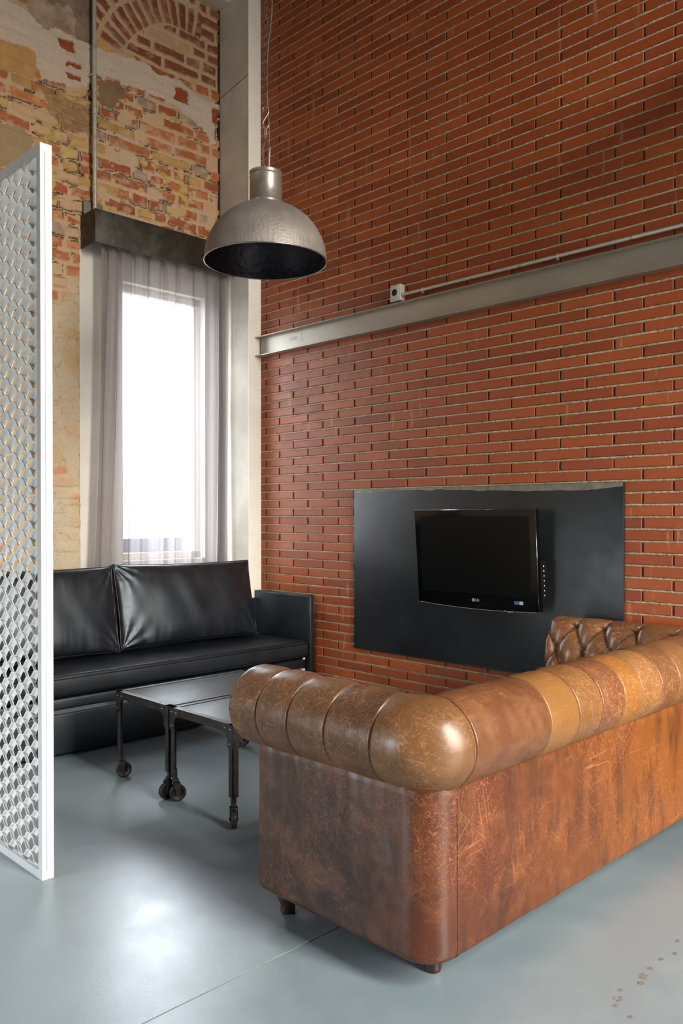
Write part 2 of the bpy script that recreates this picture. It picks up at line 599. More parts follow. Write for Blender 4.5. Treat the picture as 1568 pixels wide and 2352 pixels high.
M['outer'] = plain('outside_render', srgb(48, 58, 80), .8)
M['room_paint'] = plain('room_paint', srgb(88, 83, 77), .85, var=.05, vscale=2)
M['ceiling'] = plain('dark_ceiling', srgb(34, 31, 28), .9, var=.08, vscale=2)


# ------------------------------------------------------------------ numpy noise
def _hash(ix, iy, seed):
    h = (ix.astype(np.int64) * 374761393 + iy.astype(np.int64) * 668265263 + seed * 1442695041) & 0x7fffffff
    h = ((h ^ (h >> 13)) * 1274126177) & 0x7fffffff
    h = (h ^ (h >> 16)) & 0x7fffffff
    return h / 0x7fffffff


def vnoise(x, y, seed=0):
    ix = np.floor(x); iy = np.floor(y)
    fx = x - ix; fy = y - iy
    fx = fx * fx * (3 - 2 * fx); fy = fy * fy * (3 - 2 * fy)
    a = _hash(ix, iy, seed); b = _hash(ix + 1, iy, seed); c = _hash(ix, iy + 1, seed); d = _hash(ix + 1, iy + 1, seed)
    return (a * (1 - fx) + b * fx) * (1 - fy) + (c * (1 - fx) + d * fx) * fy


def fbm(x, y, seed=0, oct=4):
    s = 0; a = .5; tot = 0
    for i in range(oct):
        s = s + a * vnoise(x * 2 ** i, y * 2 ** i, seed + i * 17); tot += a; a *= .55
    return s / tot


def in_poly(x, y, poly):
    inside = np.zeros(x.shape, bool)
    n = len(poly)
    for i in range(n):
        x1, y1 = poly[i]; x2, y2 = poly[(i + 1) % n]
        if y1 == y2: continue
        c = ((y1 > y) != (y2 > y)) & (x < (x2 - x1) * (y - y1) / (y2 - y1) + x1)
        inside ^= c
    return inside


def grid_faces(nu, nv):
    i = np.arange((nu - 1) * (nv - 1))
    r = i // (nv - 1); c = i % (nv - 1)
    a = r * nv + c
    return np.stack([a, a + nv, a + nv + 1, a + 1], 1)


def lin(r, g, b): return np.array(srgb(r, g, b)[:3])


# ------------------------------------------------------------------ SETTING: floor, brick wall
def quad_strip_wall(axis, const, a0, a1, z0, z1, openings, name, mat, thick=.2, sign=1):
    """wall with rectangular openings, as boxes; axis=0: wall at x=const running in y; axis=1: at y=const running in x"""
    mb = MB()
    xs = sorted(set([a0, a1] + [o[0] for o in openings] + [o[1] for o in openings]))
    for i in range(len(xs) - 1):
        lo, hi = xs[i], xs[i + 1]
        segs = [(z0, z1)]
        for o in openings:
            if o[0] <= lo + 1e-6 and o[1] >= hi - 1e-6:
                segs = [(z0, o[2]), (o[3], z1)]
        for s0, s1 in segs:
            if s1 - s0 < 1e-4: continue
            c0, c1 = sorted((const, const + sign * thick))
            if axis == 0: mb.box((c0, lo, s0), (c1, hi, s1))
            else: mb.box((lo, c0, s0), (hi, c1, s1))
    o = mb.build(name, mat)
    o['kind'] = 'structure'
    return o


# floor with the saw-cut joint parallel to the window wall
gy = 1.850
mb = MB()
prof = [(-2.8, 0), (gy - .0025, 0), (gy - .002, -.004), (gy + .002, -.004), (gy + .0025, 0), (YW + .02, 0)]
vs = []; fs = []
for x in (XL - .2, XR + .02):
    for y, z in prof: vs.append((x, y, z))
k = len(prof)
for i in range(k - 1): fs.append((i, k + i, k + i + 1, i + 1))
floor = mesh_obj('floor', vs, fs, M['floor'])
floor['kind'] = 'structure'
mb = MB()
rr = random.Random(5)
x = -3.0
while x < 2.4:            # chipped edge along the joint
    L = rr.uniform(.02, .07)
    w = rr.uniform(.0008, .0026)
    mb.add([(x, gy + .0025, .0004), (x + L, gy + .0025, .0004), (x + L * .8, gy + .0025 + w, .0004), (x + L * .2, gy + .0025 + w * .7, .0004)], [(0, 1, 2, 3)])
    x += L * rr.uniform(.9, 1.8)
fj = mb.build('joint_edge', M['groove'], floor, 'chipped pale edge along the floor joint')
mb = MB()                 # scuffed holes near the right foreground
for (cx, cy, r) in [(2.05, 1.035, .008), (2.085, 1.045, .012), (2.13, 1.06, .007), (2.20, 1.035, .010), (2.235, 1.045, .014), (2.29, 1.05, .008),
                    (2.36, 1.05, .008), (2.42, 1.035, .008), (2.03, .985, .007), (2.5, 1.06, .008)]:
    pts = []
    n = 14
    for k in range(n):
        a = 2 * PI * k / n
        q = r * rr.uniform(.55, 1.25)
        pts.append((cx + q * math.cos(a) * 1.3, cy + q * math.sin(a), .0005))
    mb.add(pts + [(cx, cy, .0005)], [(k, (k + 1) % n, n) for k in range(n)])
mb.build('scuff_mark', M['chip'], floor, 'dark chipped spots in the right foreground')

# modern brick wall: real bricks, course 60 mm, length 304 mm
H0, PH, LB = .06, .06, .304
Y_COR = 4.785
Z_TOP = ZC
nco = int((Z_TOP) / H0) + 1
z_ref = 1.30                # a bed joint lies at eye level
y_ref = 4.716               # head joint nearest the pillar in the course above it
rb = random.Random(11)
bv = []; bf = []; bcol = []
base_tone = lin(146, 74, 48)
tones = [lin(150, 71, 31), lin(148, 69, 30), lin(156, 76, 33), lin(142, 65, 29), lin(151, 72, 29), lin(158, 78, 34), lin(138, 62, 28)]
X0 = 3.90
mj = .011
i0 = int(math.floor((0 - z_ref) / H0)) - 1
for ci in range(i0, i0 + nco + 2):
    z0 = z_ref + ci * H0; z1 = z0 + H0 - mj
    z0c, z1c = max(z0, 0.0), min(z1, Z_TOP)
    if z1c - z0c < .004: continue
    off = 0.0 if ci % 2 == 0 else LB / 2
    y_hi = y_ref - off + LB * 1
    while y_hi > Y_COR + LB: y_hi -= LB
    while y_hi > YB:
        ya = y_hi - LB + mj; yb = min(y_hi, Y_COR - .004)
        ya = max(ya, YB)
        y_hi_next = y_hi - LB
        if yb - ya > .01:
            j = rb.uniform(-.0012, .0012); jy = rb.uniform(-.002, .002); jz = rb.uniform(-.001, .001)
            e = .0022
            f_ = X0 + j
            back = X0 + .03
            b = len(bv)
            ya_, yb_, za_, zb_ = ya + jy, min(yb + jy, Y_COR - .004), z0c + jz + .0005, z1c + jz
            for xx, d in ((f_, e), (f_ + e, 0), (back, 0)):
                bv += [(xx, ya_ + d, za_ + d), (xx, yb_ - d, za_ + d), (xx, yb_ - d, zb_ - d), (xx, ya_ + d, zb_ - d)]
            bf.append((b, b + 1, b + 2, b + 3))
            for lvl in (0, 4):
                for k in range(4):
                    k2 = (k + 1) % 4
                    bf.append((b + lvl + k, b + lvl + 4 + k, b + lvl + 4 + k2, b + lvl + k2))
            c = tones[rb.randrange(len(tones))] * rb.uniform(.93, 1.07)
            if rb.random() < .04: c = c * .84
            bcol += [c] * 12
        y_hi = y_hi_next
wall_right = mesh_obj('wall_right', bv, bf, M['brick'])
wall_right['kind'] = 'structure'
wall_right['label'] = 'red-brown brick wall with pale mortar joints'
add_color(wall_right, 'tone', np.array(bcol))
# bed joints: lumpy strips, nearly flush
sv = []; sf = []
ys = np.concatenate([np.arange(YB, .6, .1), np.arange(.6, Y_COR, .009), [Y_COR]])
for ci in range(i0, i0 + nco + 2):
    zt = z_ref + ci * H0 + .0015; zb_ = zt - mj - .003
    if zt < 0.01 or zb_ > Z_TOP: continue
    n = len(ys); b = len(sv)
    r1 = (_hash(np.arange(n), np.full(n, ci + 100), 3) - .5)
    r2 = (_hash(np.arange(n), np.full(n, ci + 100), 5) - .5)
    r3 = _hash(np.arange(n), np.full(n, ci + 100), 7)
    r4 = vnoise(ys * 9, np.full(n, ci * 3.1), 9)
    for k in range(n):
        d = X0 + .0060 - .004 * r3[k] * (.4 + r4[k])
        sv += [(X0 + .010, ys[k], zt + .001), (d + .001, ys[k], zt - .0015 + r1[k] * .004), (d, ys[k], (zt + zb_) / 2 + r2[k] * .003), (d + .002, ys[k], zb_ + .002 + r2[k] * .003), (X0 + .012, ys[k], zb_)]
    for k in range(n - 1):
        for q in range(4):
            a_ = b + k * 5 + q
            sf.append((a_, a_ + 5, a_ + 6, a_ + 1))
mo = mesh_obj('bed_joint_mortar', sv, sf, M['mortar'], wall_right, True, 'rough pale mortar in the bed joints')
mb = MB(); mb.box((X0 + .0085, YB, 0), (X0 + .2, Y_COR, Z_TOP))
mb.build('head_joint_backing', M['joint'], wall_right, 'recessed joint backing coloured dark for its shade')

# concrete pillar in the corner: grey side, paler painted front
pv = MB(); pv.box((3.787, Y_COR, 0), (4.1, YW + .2, ZC), .0)
pil = pv.build('pillar_corner', M['concrete']); pil['kind'] = 'structure'
pil['label'] = 'concrete corner pillar with a grey side and cream front'
fr = MB(); fr.box((3.785, Y_COR - .006, 0), (3.9, Y_COR, ZC), .002)
fr.build('painted_front', M['cream'], pil, 'cream painted front strip of the pillar')
sb = MB()                   # formwork line across the grey side
sb.prism([(Y_COR, 4.535), (YW, 4.475), (YW, 4.468), (Y_COR, 4.528)], 0, 3.7862, 3.789)
sb.build('formwork_line', plain('formwork_line', srgb(92, 86, 80), .9), pil, 'dark slanted casting line')

# ------------------------------------------------------------------ SETTING: old masonry wall with the windows
PLASTER = [(1.2, 4.60), (1.8, 4.55), (2.204, 4.507), (2.318, 4.501), (2.391, 4.433), (2.481, 4.47), (2.604, 4.462), (2.74, 4.458), (2.846, 4.455), (2.947, 4.48), (3.122, 4.509), (3.267, 4.462), (3.417, 4.469), (3.573, 4.444), (3.693, 4.421), (3.80, 4.41), (3.80, 4.312), (3.734, 4.268), (3.744, 4.12), (3.692, 4.087), (3.662, 4.177), (3.572, 4.214), (3.474, 4.246), (3.397, 4.285), (3.23, 4.29), (3.121, 4.298), (2.998, 4.284), (2.947, 4.273), (2.921, 4.302), (2.829, 4.283), (2.747, 4.267), (2.731, 4.202), (2.69, 4.135), (2.603, 4.126), (2.541, 4.132), (2.465, 4.118), (2.39, 4.105), (2.353, 4.162), (2.346, 4.244), (2.303, 4.277), (2.203, 4.265), (1.7, 4.22), (1.2, 4.25)]
GREY = [(2.232, 4.589), (2.3, 5.6), (2.741, 5.6), (2.76, 4.455), (2.604, 4.45), (2.481, 4.46), (2.391, 4.42), (2.318, 4.49)]
OCHRE = [(1.5, 4.205), (2.203, 4.275), (2.303, 4.287), (2.346, 4.23), (2.361, 4.151), (2.317, 4.078), (2.202, 4.077), (1.5, 4.056)]
TAN = [(1.6, 3.716), (2.229, 3.753), (2.33, 3.716), (2.33, 3.617), (2.257, 3.496), (1.6, 3.403)]
PATCH = [(2.78, 4.264), (2.947, 4.296), (2.981, 4.232), (2.912, 4.101), (2.796, 4.09)]
PATCH2 = [(2.39, 4.06), (2.62, 4.03), (2.74, 4.06), (2.74, 3.86), (2.52, 3.84), (2.42, 3.93)]
HOLES = [((2.557, 4.385), .055, .028), ((2.611, 4.268), .05, .016), ((2.603, 4.199), .055, .018), ((3.446, 4.379), .06, .045), ((3.74, 4.33), .03, .05)]


def wall_field(X, Z):
    wx = X + .012 * (fbm(X * 9, Z * 9, 1) - .5) * 2
    wz = Z + .020 * (fbm(X * 3, Z * 5, 2) - .5) * 2 + .008 * (fbm(X * 14, Z * 14, 3) - .5) * 2
    pitch = .087
    rowf = wz / pitch
    row = np.floor(rowf)
    fz = rowf - row
    rl = .23 + .13 * _hash(row, row * 0, 21)
    offx = _hash(row, row * 0, 22) * .4
    cf = (wx + offx) / rl
    c = np.floor(cf)
    fx = cf - c
    # some bricks are split headers
    split = _hash(row, c, 23) < .35
    fx2 = np.where(split, (fx * 2) % 1, fx)
    c2 = np.where(split, c * 2 + np.floor(fx * 2) + 1000, c)
    lw = np.where(split, rl / 2, rl)
    # arch of radially set bricks
    acx, acz, = 3.50, 4.30
    rad = np.hypot(wx - acx, wz - acz); ang = np.arctan2(wz - acz, wx - acx)
    arch = (rad > .56) & (rad < .95) & (X < 3.62) & (Z > 4.44) & (ang > 1.3)
    ring = np.floor((rad - .56) / .205); fr_ = ((rad - .56) / .205) % 1
    na = rad / .085
    af = (ang + .13 * ring) * (.75 / .085)
    ac = np.floor(af); fa = af - ac
    hz = np.minimum(fz, 1 - fz) * pitch
    hx = np.minimum(fx2, 1 - fx2) * lw
    hz_a = np.minimum(fa, 1 - fa) * .085
    hx_a = np.minimum(fr_, 1 - fr_) * .205
    d = np.minimum(hz, hx)
    da = np.minimum(hz_a, hx_a)
    idr, idc = np.where(arch, ring + 500, row), np.where(arch, ac + 700, c2)
    d = np.where(arch, da, d)
    jw = .0085 + .006 * fbm(X * 11, Z * 11, 4)
    d = d + .010 * (fbm(X * 30, Z * 30, 5) - .5)
    rnd = _hash(idr, idc, 31); rnd2 = _hash(idr, idc, 32); rnd3 = _hash(idr, idc, 33)
    is_b = np.clip((d - jw) / .008, 0, 1)
    # faded zones where mortar smears over the brick
    smear = np.clip((fbm(X * 5, Z * 6, 6) - .66) / .05, 0, 1)
    is_b = is_b * (1 - .85 * smear)
    is_b = np.where(rnd3 < .05, is_b * .15, is_b)
    # palette
    red, drk, org, och, pal, gry = lin(168, 92, 62), lin(134, 80, 66), lin(196, 124, 76), lin(214, 170, 102), lin(222, 184, 142), lin(168, 144, 124)
    leftness = np.clip((2.95 - X) / .7, 0, 1)
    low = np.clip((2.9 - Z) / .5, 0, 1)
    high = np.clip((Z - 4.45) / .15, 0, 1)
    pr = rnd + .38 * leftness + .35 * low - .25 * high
    col = np.empty(X.shape + (3,))
    col[:] = red
    for thr, cc in ((.45, red * .8 + org * .25), (.68, org * .9), (.93, och * .85), (1.12, pal)):
        col = np.where((pr > thr)[..., None], cc, col)
    col = np.where(((rnd2 < .08) & (low < .5))[..., None], gry, col)
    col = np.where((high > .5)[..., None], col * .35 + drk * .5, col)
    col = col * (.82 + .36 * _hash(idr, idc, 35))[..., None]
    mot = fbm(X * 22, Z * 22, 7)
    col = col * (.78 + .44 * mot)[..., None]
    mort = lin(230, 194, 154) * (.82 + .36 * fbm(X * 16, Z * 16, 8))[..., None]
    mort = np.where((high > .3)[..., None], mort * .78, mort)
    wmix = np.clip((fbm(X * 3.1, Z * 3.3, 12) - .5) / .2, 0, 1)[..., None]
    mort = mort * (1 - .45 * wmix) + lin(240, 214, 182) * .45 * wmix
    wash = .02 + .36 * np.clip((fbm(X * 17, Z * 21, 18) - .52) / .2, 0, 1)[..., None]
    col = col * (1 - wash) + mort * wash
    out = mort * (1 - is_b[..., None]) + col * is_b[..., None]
    hgt = .013 * is_b * (.5 + 1.1 * rnd) + .006 * (fbm(X * 25, Z * 25, 9) - .5) + .010 * (fbm(X * 4, Z * 4, 10) - .5)
    # cracks/voids in the joints
    void = (d < jw + .001) & (d > jw - .0065) & (fbm(X * 10, Z * 14, 11) > .56) & (Z < 4.45) & (low < .9)
    out = np.where(void[..., None], lin(92, 66, 46), out)
    hgt = np.where(void, hgt - .012, hgt)
    # yellow lumps of lime
    yl = np.clip((fbm(X * 9, Z * 10, 40) - .66) / .03, 0, 1) * (np.abs(X - 2.95) < .55) * (Z < 4.2) * (Z > 3.3)
    out = out * (1 - yl[..., None]) + lin(222, 192, 122) * yl[..., None]
    # plain low zone: plaster over stones
    pz = np.clip((fbm(X * 3.2, Z * 3.6, 13) - .40) / .05, 0, 1) * np.clip((2.95 - Z) / .25, 0, 1) * (X < 2.95)
    stone = lin(242, 222, 190) * (.86 + .28 * fbm(X * 12, Z * 12, 14))[..., None]
    stone = stone * (1 - .35 * np.clip((fbm(X * 5, Z * 7, 15) - .55) / .1, 0, 1)[..., None] * np.array([.1, .45, .9]))
    lm = low * .55
    out = out * (1 - lm[..., None]) + (out * .5 + lin(244, 222, 190) * .5) * lm[..., None]
    out = out * (1 - pz[..., None]) + stone * pz[..., None]
    hgt = hgt * (1 - .6 * pz) + .004 * pz
    ek = np.abs(fbm(X * 7, Z * 9, 16) - .5) < .006
    out = np.where((ek & (pz > .5))[..., None], out * .55, out)
    hgt = np.where(ek & (pz > .5), hgt - .006, hgt)
    # traced patches
    jx = X + .05 * (fbm(X * 12, Z * 12, 50) - .5) + .022 * (fbm(X * 45, Z * 45, 51) - .5)
    jz = Z + .05 * (fbm(X * 12, Z * 12, 52) - .5) + .022 * (fbm(X * 45, Z * 45, 53) - .5)
    def lay(poly, cc, amt, h, seed, var=.3):
        nonlocal out, hgt
        m_ = in_poly(jx, jz, poly).astype(float)
        tex = np.array(cc)[None] * (1 - var / 2 + var * fbm(X * 14, Z * 14, seed))[..., None]
        a_ = (m_ * amt)[..., None]
        out = out * (1 - a_) + tex * a_
        hgt = hgt * (1 - m_ * amt) + (hgt * .3 + h) * m_ * amt
    g2 = fbm(X * 4, Z * 4, 60)
    lay(GREY, lin(176, 152, 132), 1.0, .004, 61, .9)
    gm = in_poly(jx, jz, GREY) & (g2 > .55)
    out = np.where(gm[..., None], out * .62, out)
    lay(OCHRE, lin(196, 152, 98), 1.0, .006, 62)
    lay(TAN, lin(170, 146, 112), 1.0, .006, 63)
    lay(PATCH, lin(140, 114, 86), .95, .006, 64)
    lay(PATCH2, lin(160, 128, 92), .8, .006, 65, .6)
    lay(PLASTER, lin(232, 214, 192), 1.0, .014, 66, .12)
    pm = in_poly(jx, jz, PLASTER)
    for (hx_, hz_), rx_, rz_ in HOLES:
        ex = ((jx - hx_) * 1 + (jz - hz_) * .0) / rx_; ez = (jz - hz_) / rz_
        inh = np.maximum(np.abs(ex), np.abs(ez)) < 1
        out = np.where(inh[..., None], lin(160, 82, 48) * (.6 + .8 * fbm(X * 40, Z * 40, 67))[..., None], out)
        hgt = np.where(inh, -.002, hgt)
    return out, hgt


def masonry(name, x0, x1, z0, z1, step, ox=None, parent=None, yb=YW):
    nx = int(round((x1 - x0) / step)) + 1; nz = int(round((z1 - z0) / step)) + 1
    xs = np.linspace(x0, x1, nx); zs = np.linspace(z0, z1, nz)
    X, Z = np.meshgrid(xs, zs, indexing='ij')
    colr, h = wall_field(X, Z)
    V = np.stack([X, yb - h, Z], -1).reshape(-1, 3)
    F = grid_faces(nx, nz)
    o = mesh_obj(name, V, F[:, [0, 1, 2, 3]], M['oldwall'], parent, True)
    cw = np.clip(colr.reshape(-1, 3), 0, None)
    cw = cw * np.minimum(1.38, .88 / np.maximum(cw.max(1, keepdims=True), 1e-4))
    add_color(o, 'wallcol', cw)
    return o


wall_front = masonry('wall_front', 1.55, 3.777, 3.14, ZC, .0062)
wall_front['kind'] = 'structure'
wall_front['label'] = 'old exposed brick and plaster wall around the window'
masonry('masonry_beside_window', 1.55, 2.638, 0, 3.14, .0062, parent=wall_front)
masonry('masonry_far_left', WIN_FRONT2[1], 1.55, 0, ZC, .03, parent=wall_front)
masonry('masonry_far_left', XL, WIN_FRONT2[0], 0, ZC, .03, parent=wall_front)
masonry('masonry_far_left', WIN_FRONT2[0], WIN_FRONT2[1], 2.3, ZC, .03, parent=wall_front)
masonry('masonry_far_left', WIN_FRONT2[0], WIN_FRONT2[1], 0, .985, .03, parent=wall_front)
# thickness of that wall (behind the face)
mb = MB()
for lo, hi, a0, a1 in ((XL, WIN_FRONT2[0], 0, ZC), (WIN_FRONT2[1], 2.64, 0, ZC), (WIN_FRONT2[0], WIN_FRONT2[1], 0, .985), (WIN_FRONT2[0], WIN_FRONT2[1], 2.3, ZC), (2.64, 3.787, 3.14, ZC)):
    mb.box((lo, YW + .012, a0), (hi, YW + .30, a1))
mb.build('wall_core', M['room_paint'], wall_front)
# white surround with the opening, edge of the old brick next to it
mb = MB()
for lo, hi, a0, a1 in ((2.64, WIN_FRONT[0], 0, 3.14), (WIN_FRONT[1], 3.787, 0, 3.14), (WIN_FRONT[0], WIN_FRONT[1], 0, WIN_FRONT[2]), (WIN_FRONT[0], WIN_FRONT[1], WIN_FRONT[3], 3.14)):
    mb.box((lo, YW - .004, a0), (hi, YW + .30, a1))
ws = mb.build('window_surround', M['white'], wall_front, 'smooth white plaster surround of the window')

wf = MB()
xa, xb, za, zb = WIN_FRONT
yy = YW + .07
for lo, hi in (((xa, yy, za), (xa + .045, yy + .06, zb)), ((xb - .045, yy, za), (xb, yy + .06, zb)), ((xa, yy, za), (xb, yy + .06, za + .05)), ((xa, yy, zb - .05), (xb, yy + .06, zb))):
    wf.box(lo, hi, .003)
win1 = wf.build('window_1', M['white']); win1['kind'] = 'structure'; win1['label'] = 'bright window behind the sheer curtain'
g = MB(); g.box((xa + .04, yy + .025, za + .04), (xb - .04, yy + .031, zb - .04)); g.build('pane', M['glass'], win1)
wf = MB()
xa, xb, za, zb = WIN_FRONT2
for lo, hi in (((xa, yy, za), (xa + .06, yy + .06, zb)), ((xb - .06, yy, za), (xb, yy + .06, zb)), ((xa, yy, za), (xb, yy + .06, za + .06)), ((xa, yy, zb - .06), (xb, yy + .06, zb))):
    wf.box(lo, hi)
w2 = wf.build('window_2', M['white']); w2['kind'] = 'structure'
# parapet outside
mb = MB(); mb.box((1.5, 5.62, -.2), (5.5, 5.74, 1.125)); pa = mb.build('outer_parapet', M['outer']); pa['kind'] = 'structure'
pa['label'] = 'blue-grey parapet outside the window'

# concrete edge beam up at the ceiling, dark gap beside pillar
mb = MB(); mb.box((XL, YW - .15, 5.14), (3.787, YW + .05, ZC), .004)
eb = mb.build('beam_edge', M['concrete']); eb['kind'] = 'structure'; eb['label'] = 'grey concrete beam along the top of the old wall'
mb = MB(); mb.box((3.773, YW - .012, 3.14), (3.787, YW + .02, 5.14))
mb.build('shadow_gap', plain('open_joint', srgb(40, 32, 28), .95), pil, 'dark open joint between old wall and pillar')

# rest of the room
wl_ = quad_strip_wall(0, XL, YB, YW + .3, 0, ZC, [WIN_LEFT], 'wall_left', M['room_paint'], .2, -1)
wb_ = quad_strip_wall(1, YB, XL, XR + .2, 0, ZC, [WIN_BACK], 'wall_back', M['room_paint'], .2, -1)
mb = MB(); mb.box((XL - .2, YB - .2, ZC), (XR + .2, YW + .3, ZC + .15)); ce = mb.build('ceiling', M['ceiling']); ce['kind'] = 'structure'

# ------------------------------------------------------------------ steel beam, conduit, socket on the brick wall
bx = empty('steel_beam', (3.87, 2.5, 2.475), 'long horizontal steel channel beam fixed across the red brick wall', 'beam')
mb = MB()
y0, y1 = YB, 4.765
mb.box((3.884, y0, 2.482), (3.899, y1, 2.612), 0)
b1 = mb.build('web', M['beam'], bx)
for zz, nm in ((2.611, 'upper_flange'), (2.475, 'lower_flange')):
    mb = MB()
    mb.prism([(3.899, zz), (3.899, zz + .0085), (3.841, zz + .0065), (3.840, zz + .0055), (3.840, zz + .001), (3.841, zz)] if True else [], 1, y0, y1 + .02)
    mb.build(nm, M['beam'], bx)


def text_mesh(txt, size, ext, mat, name, parent, mtx, label=None):
    cu = bpy.data.curves.new(name, 'FONT')
    cu.body = txt; cu.size = size; cu.extrude = ext; cu.align_x = 'CENTER'; cu.align_y = 'CENTER'
    cu.resolution_u = 3
    to = bpy.data.objects.new(name + '_tmp', cu)
    COL.objects.link(to)
    dg = bpy.context.evaluated_depsgraph_get(); dg.update()
    me = bpy.data.meshes.new_from_object(to.evaluated_get(dg))
    bpy.data.objects.remove(to)
    me.transform(mtx)
    me.materials.clear(); me.materials.append(mat)
    o = bpy.data.objects.new(name, me)
    link(o, parent)
    if label: o['label'] = label
    return o


def wall_frame(x, y, z, roll=0.0):
    """text lying on a plane facing -X, reading direction towards -Y (viewer's right), rolled about its normal"""
    m = Matrix(((0, 0, -1, x), (-1, 0, 0, y), (0, 1, 0, z), (0, 0, 0, 1)))
    return m @ Matrix.Rotation(roll, 4, 'Z')


text_mesh('emc', .055, .0003, M['mark'], 'mill_stamp', b1, wall_frame(3.8838, 4.40, 2.552, PI), 'faint upside-down stamped letters')
text_mesh('A33', .04, .0003, M['mark'], 'mill_stamp', b1, wall_frame(3.8838, 4.31, 2.555, -PI / 2), 'faint sideways stamped letters')
text_mesh('emc', .038, .0003, M['mark'], 'mill_stamp', b1, wall_frame(3.8838, 1.84, 2.555, PI + .05), 'faint upside-down stamped letters')

cd = empty('electrical_conduit', (3.87, 2.5, 2.655), 'thin galvanised conduit running along the top of the steel beam', 'conduit')
mb = MB(); mb.cyl((3.868, YB, 2.652), (3.868, 3.375, 2.668), .0105, 14); mb.build('pipe', M['galv'], cd)
for yc in (3.199, 2.285, 1.2, .2):
    zc = 2.652 + .016 * (yc - YB) / (3.375 - YB)
    mb = MB()
    mb.tube([(3.868 + .013 * math.cos(a), yc, zc + .013 * math.sin(a)) for a in np.linspace(0, 2 * PI, 15)[:-1]], .0022, 6, closed=True)
    mb.box((3.878, yc - .006, zc - .006), (3.899, yc + .006, zc + .006), .001)
    mb.cyl((3.856, yc, zc - .018), (3.872, yc, zc - .018), .0045, 10)
    mb.box((3.862, yc - .005, zc - .020), (3.868, yc + .005, zc - .008))
    mb.build('clip', M['zinc'], cd)

so = empty('wall_socket', (3.88, 3.41, 2.685), 'square surface-mounted socket box with a round black hole above the beam', 'socket')
mb = MB(); mb.box((3.852, 3.370, 2.634), (3.899, 3.452, 2.736), .004); mb.build('box', M['socket'], so)
mb = MB(); mb.box((3.846, 3.380, 2.645), (3.853, 3.442, 2.726), .003); mb.build('cover_frame', M['socket'], so)
mb = MB(); mb.cyl((3.8445, 3.411, 2.685), (3.8475, 3.411, 2.685), .021, 24); mb.build('recess', M['black_plastic'], so)

# ------------------------------------------------------------------ steel plate and television
pl = empty('steel_plate', (3.89, 2.86, .43), 'large black steel panel on the brick wall behind the television', 'panel')
mb = MB(); mb.box((3.887, 1.925, .430), (3.898, 3.800, 1.470), .0012); mb.build('sheet', M['plate'], pl)


def ragged(ya, yb, z_edge, dirn, seed, h=.022):
    ys_ = np.linspace(ya, yb, 220)
    w = h * (.25 + 1.3 * fbm(ys_ * 4.3, ys_ * 0 + seed, seed, 5)) * np.clip(fbm(ys_ * 1.7, ys_ * 0 + 3.3, seed + 5) * 3 - .75, .12, 1)
    vs = [(3.8864, y, z_edge) for y in ys_] + [(3.8864, y, z_edge + dirn * q) for y, q in zip(ys_, w)]
    n = len(ys_)
    return vs, [(i, i + 1, n + i + 1, n + i) for i in range(n - 1)]


v_, f_ = ragged(1.93, 3.795, 1.4685, -1, 3, .035)
mesh_obj('mill_scale_edge', v_, f_, M['plate_edge'], pl, label='pale ragged mill-scale band along the top edge')
v_, f_ = ragged(1.93, 3.5, .4315, 1, 8, .02)
mesh_obj('mill_scale_edge', v_, f_, M['plate'], pl)

tv = empty('television', (3.82, 2.75, .80), 'black flat-screen television hanging tilted on the steel plate', 'television')
# built flat facing -X then tipped forward a little
TVW, TVH = .835, .545
tvm = Matrix.Translation((3.775, 2.757, 1.064)) @ Matrix.Rotation(math.radians(-1.2), 4, 'Z') @ Matrix.Rotation(math.radians(-4.6), 4, 'Y')


def tvp(u, v, d=0.0):     # u right (viewer), v up, d towards viewer
    return tvm @ Vector((-d, -u, v))


def tv_outline(s=1.0, n=20):
    pts = [(-TVW / 2 * s, TVH / 2 * s), (TVW / 2 * s, TVH / 2 * s), (TVW / 2 * s, -TVH / 2 * s)]
    for k in range(1, n):
        u = TVW / 2 - TVW * k / n
        pts.append((u * s, (-TVH / 2 - .014 * (1 - (2 * u / TVW) ** 2)) * s))
    pts.append((-TVW / 2 * s, -TVH / 2 * s))
    return pts


ol = tv_outline()
n = len(ol)
mb = MB()
vs = []
for s, d in ((1.0, -.030), (1.0, .002), (.992, .006)):
    vs += [tvp(u * s, v * s, d) for u, v in ol]
fs = [list(range(2 * n, 3 * n))] + [list(range(n))[::-1]]
for l in (0, 1):
    for k in range(n):
        fs.append((l * n + k, l * n + (k + 1) % n, (l + 1) * n + (k + 1) % n, (l + 1) * n + k))
mb.add(vs, fs)
bez = mb.build('bezel', M['gloss_black'], tv)
# screen opening
sx0, sx1, sz0, sz1 = -TVW / 2 + .042, TVW / 2 - .040, -TVH / 2 + .075, TVH / 2 - .038
mb = MB(); mb.add([tvp(sx0, sz0, .0066), tvp(sx1, sz0, .0066), tvp(sx1, sz1, .0066), tvp(sx0, sz1, .0066)], [(0, 1, 2, 3)])
mb.build('screen', M['screen'], tv)
mb = MB()
for a_, b_ in (((sx0, sz0), (sx1, sz0)), ((sx0, sz0), (sx0, sz1)), ((sx1, sz0), (sx1, sz1)), ((sx0, sz1), (sx1, sz1))):
    mb.cyl(tvp(*a_, .0068), tvp(*b_, .0068), .0013, 8)
mb.build('screen_lip', M['gloss_black'], tv)
mb = MB()
low = [tvp(u * .998, v * .998 - .001, .004) for u, v in ol[2:]]
mb.tube(low, .0019, 8)
mb.build('lower_trim', M['chrome'], tv, 'thin bright strip along the curved lower edge')
mb = MB(); mb.tube([tvp(TVW / 2 - .001, TVH / 2 - .004, .003), tvp(TVW / 2 - .001, -TVH / 2 + .01, .003)], .0014, 8)
mb.tube([tvp(-TVW / 2 + .002, TVH / 2 - .001, .003), tvp(TVW / 2 - .002, TVH / 2 - .001, .003)], .0012, 8)
mb.build('side_trim', M['chrome'], tv)
mb = MB()
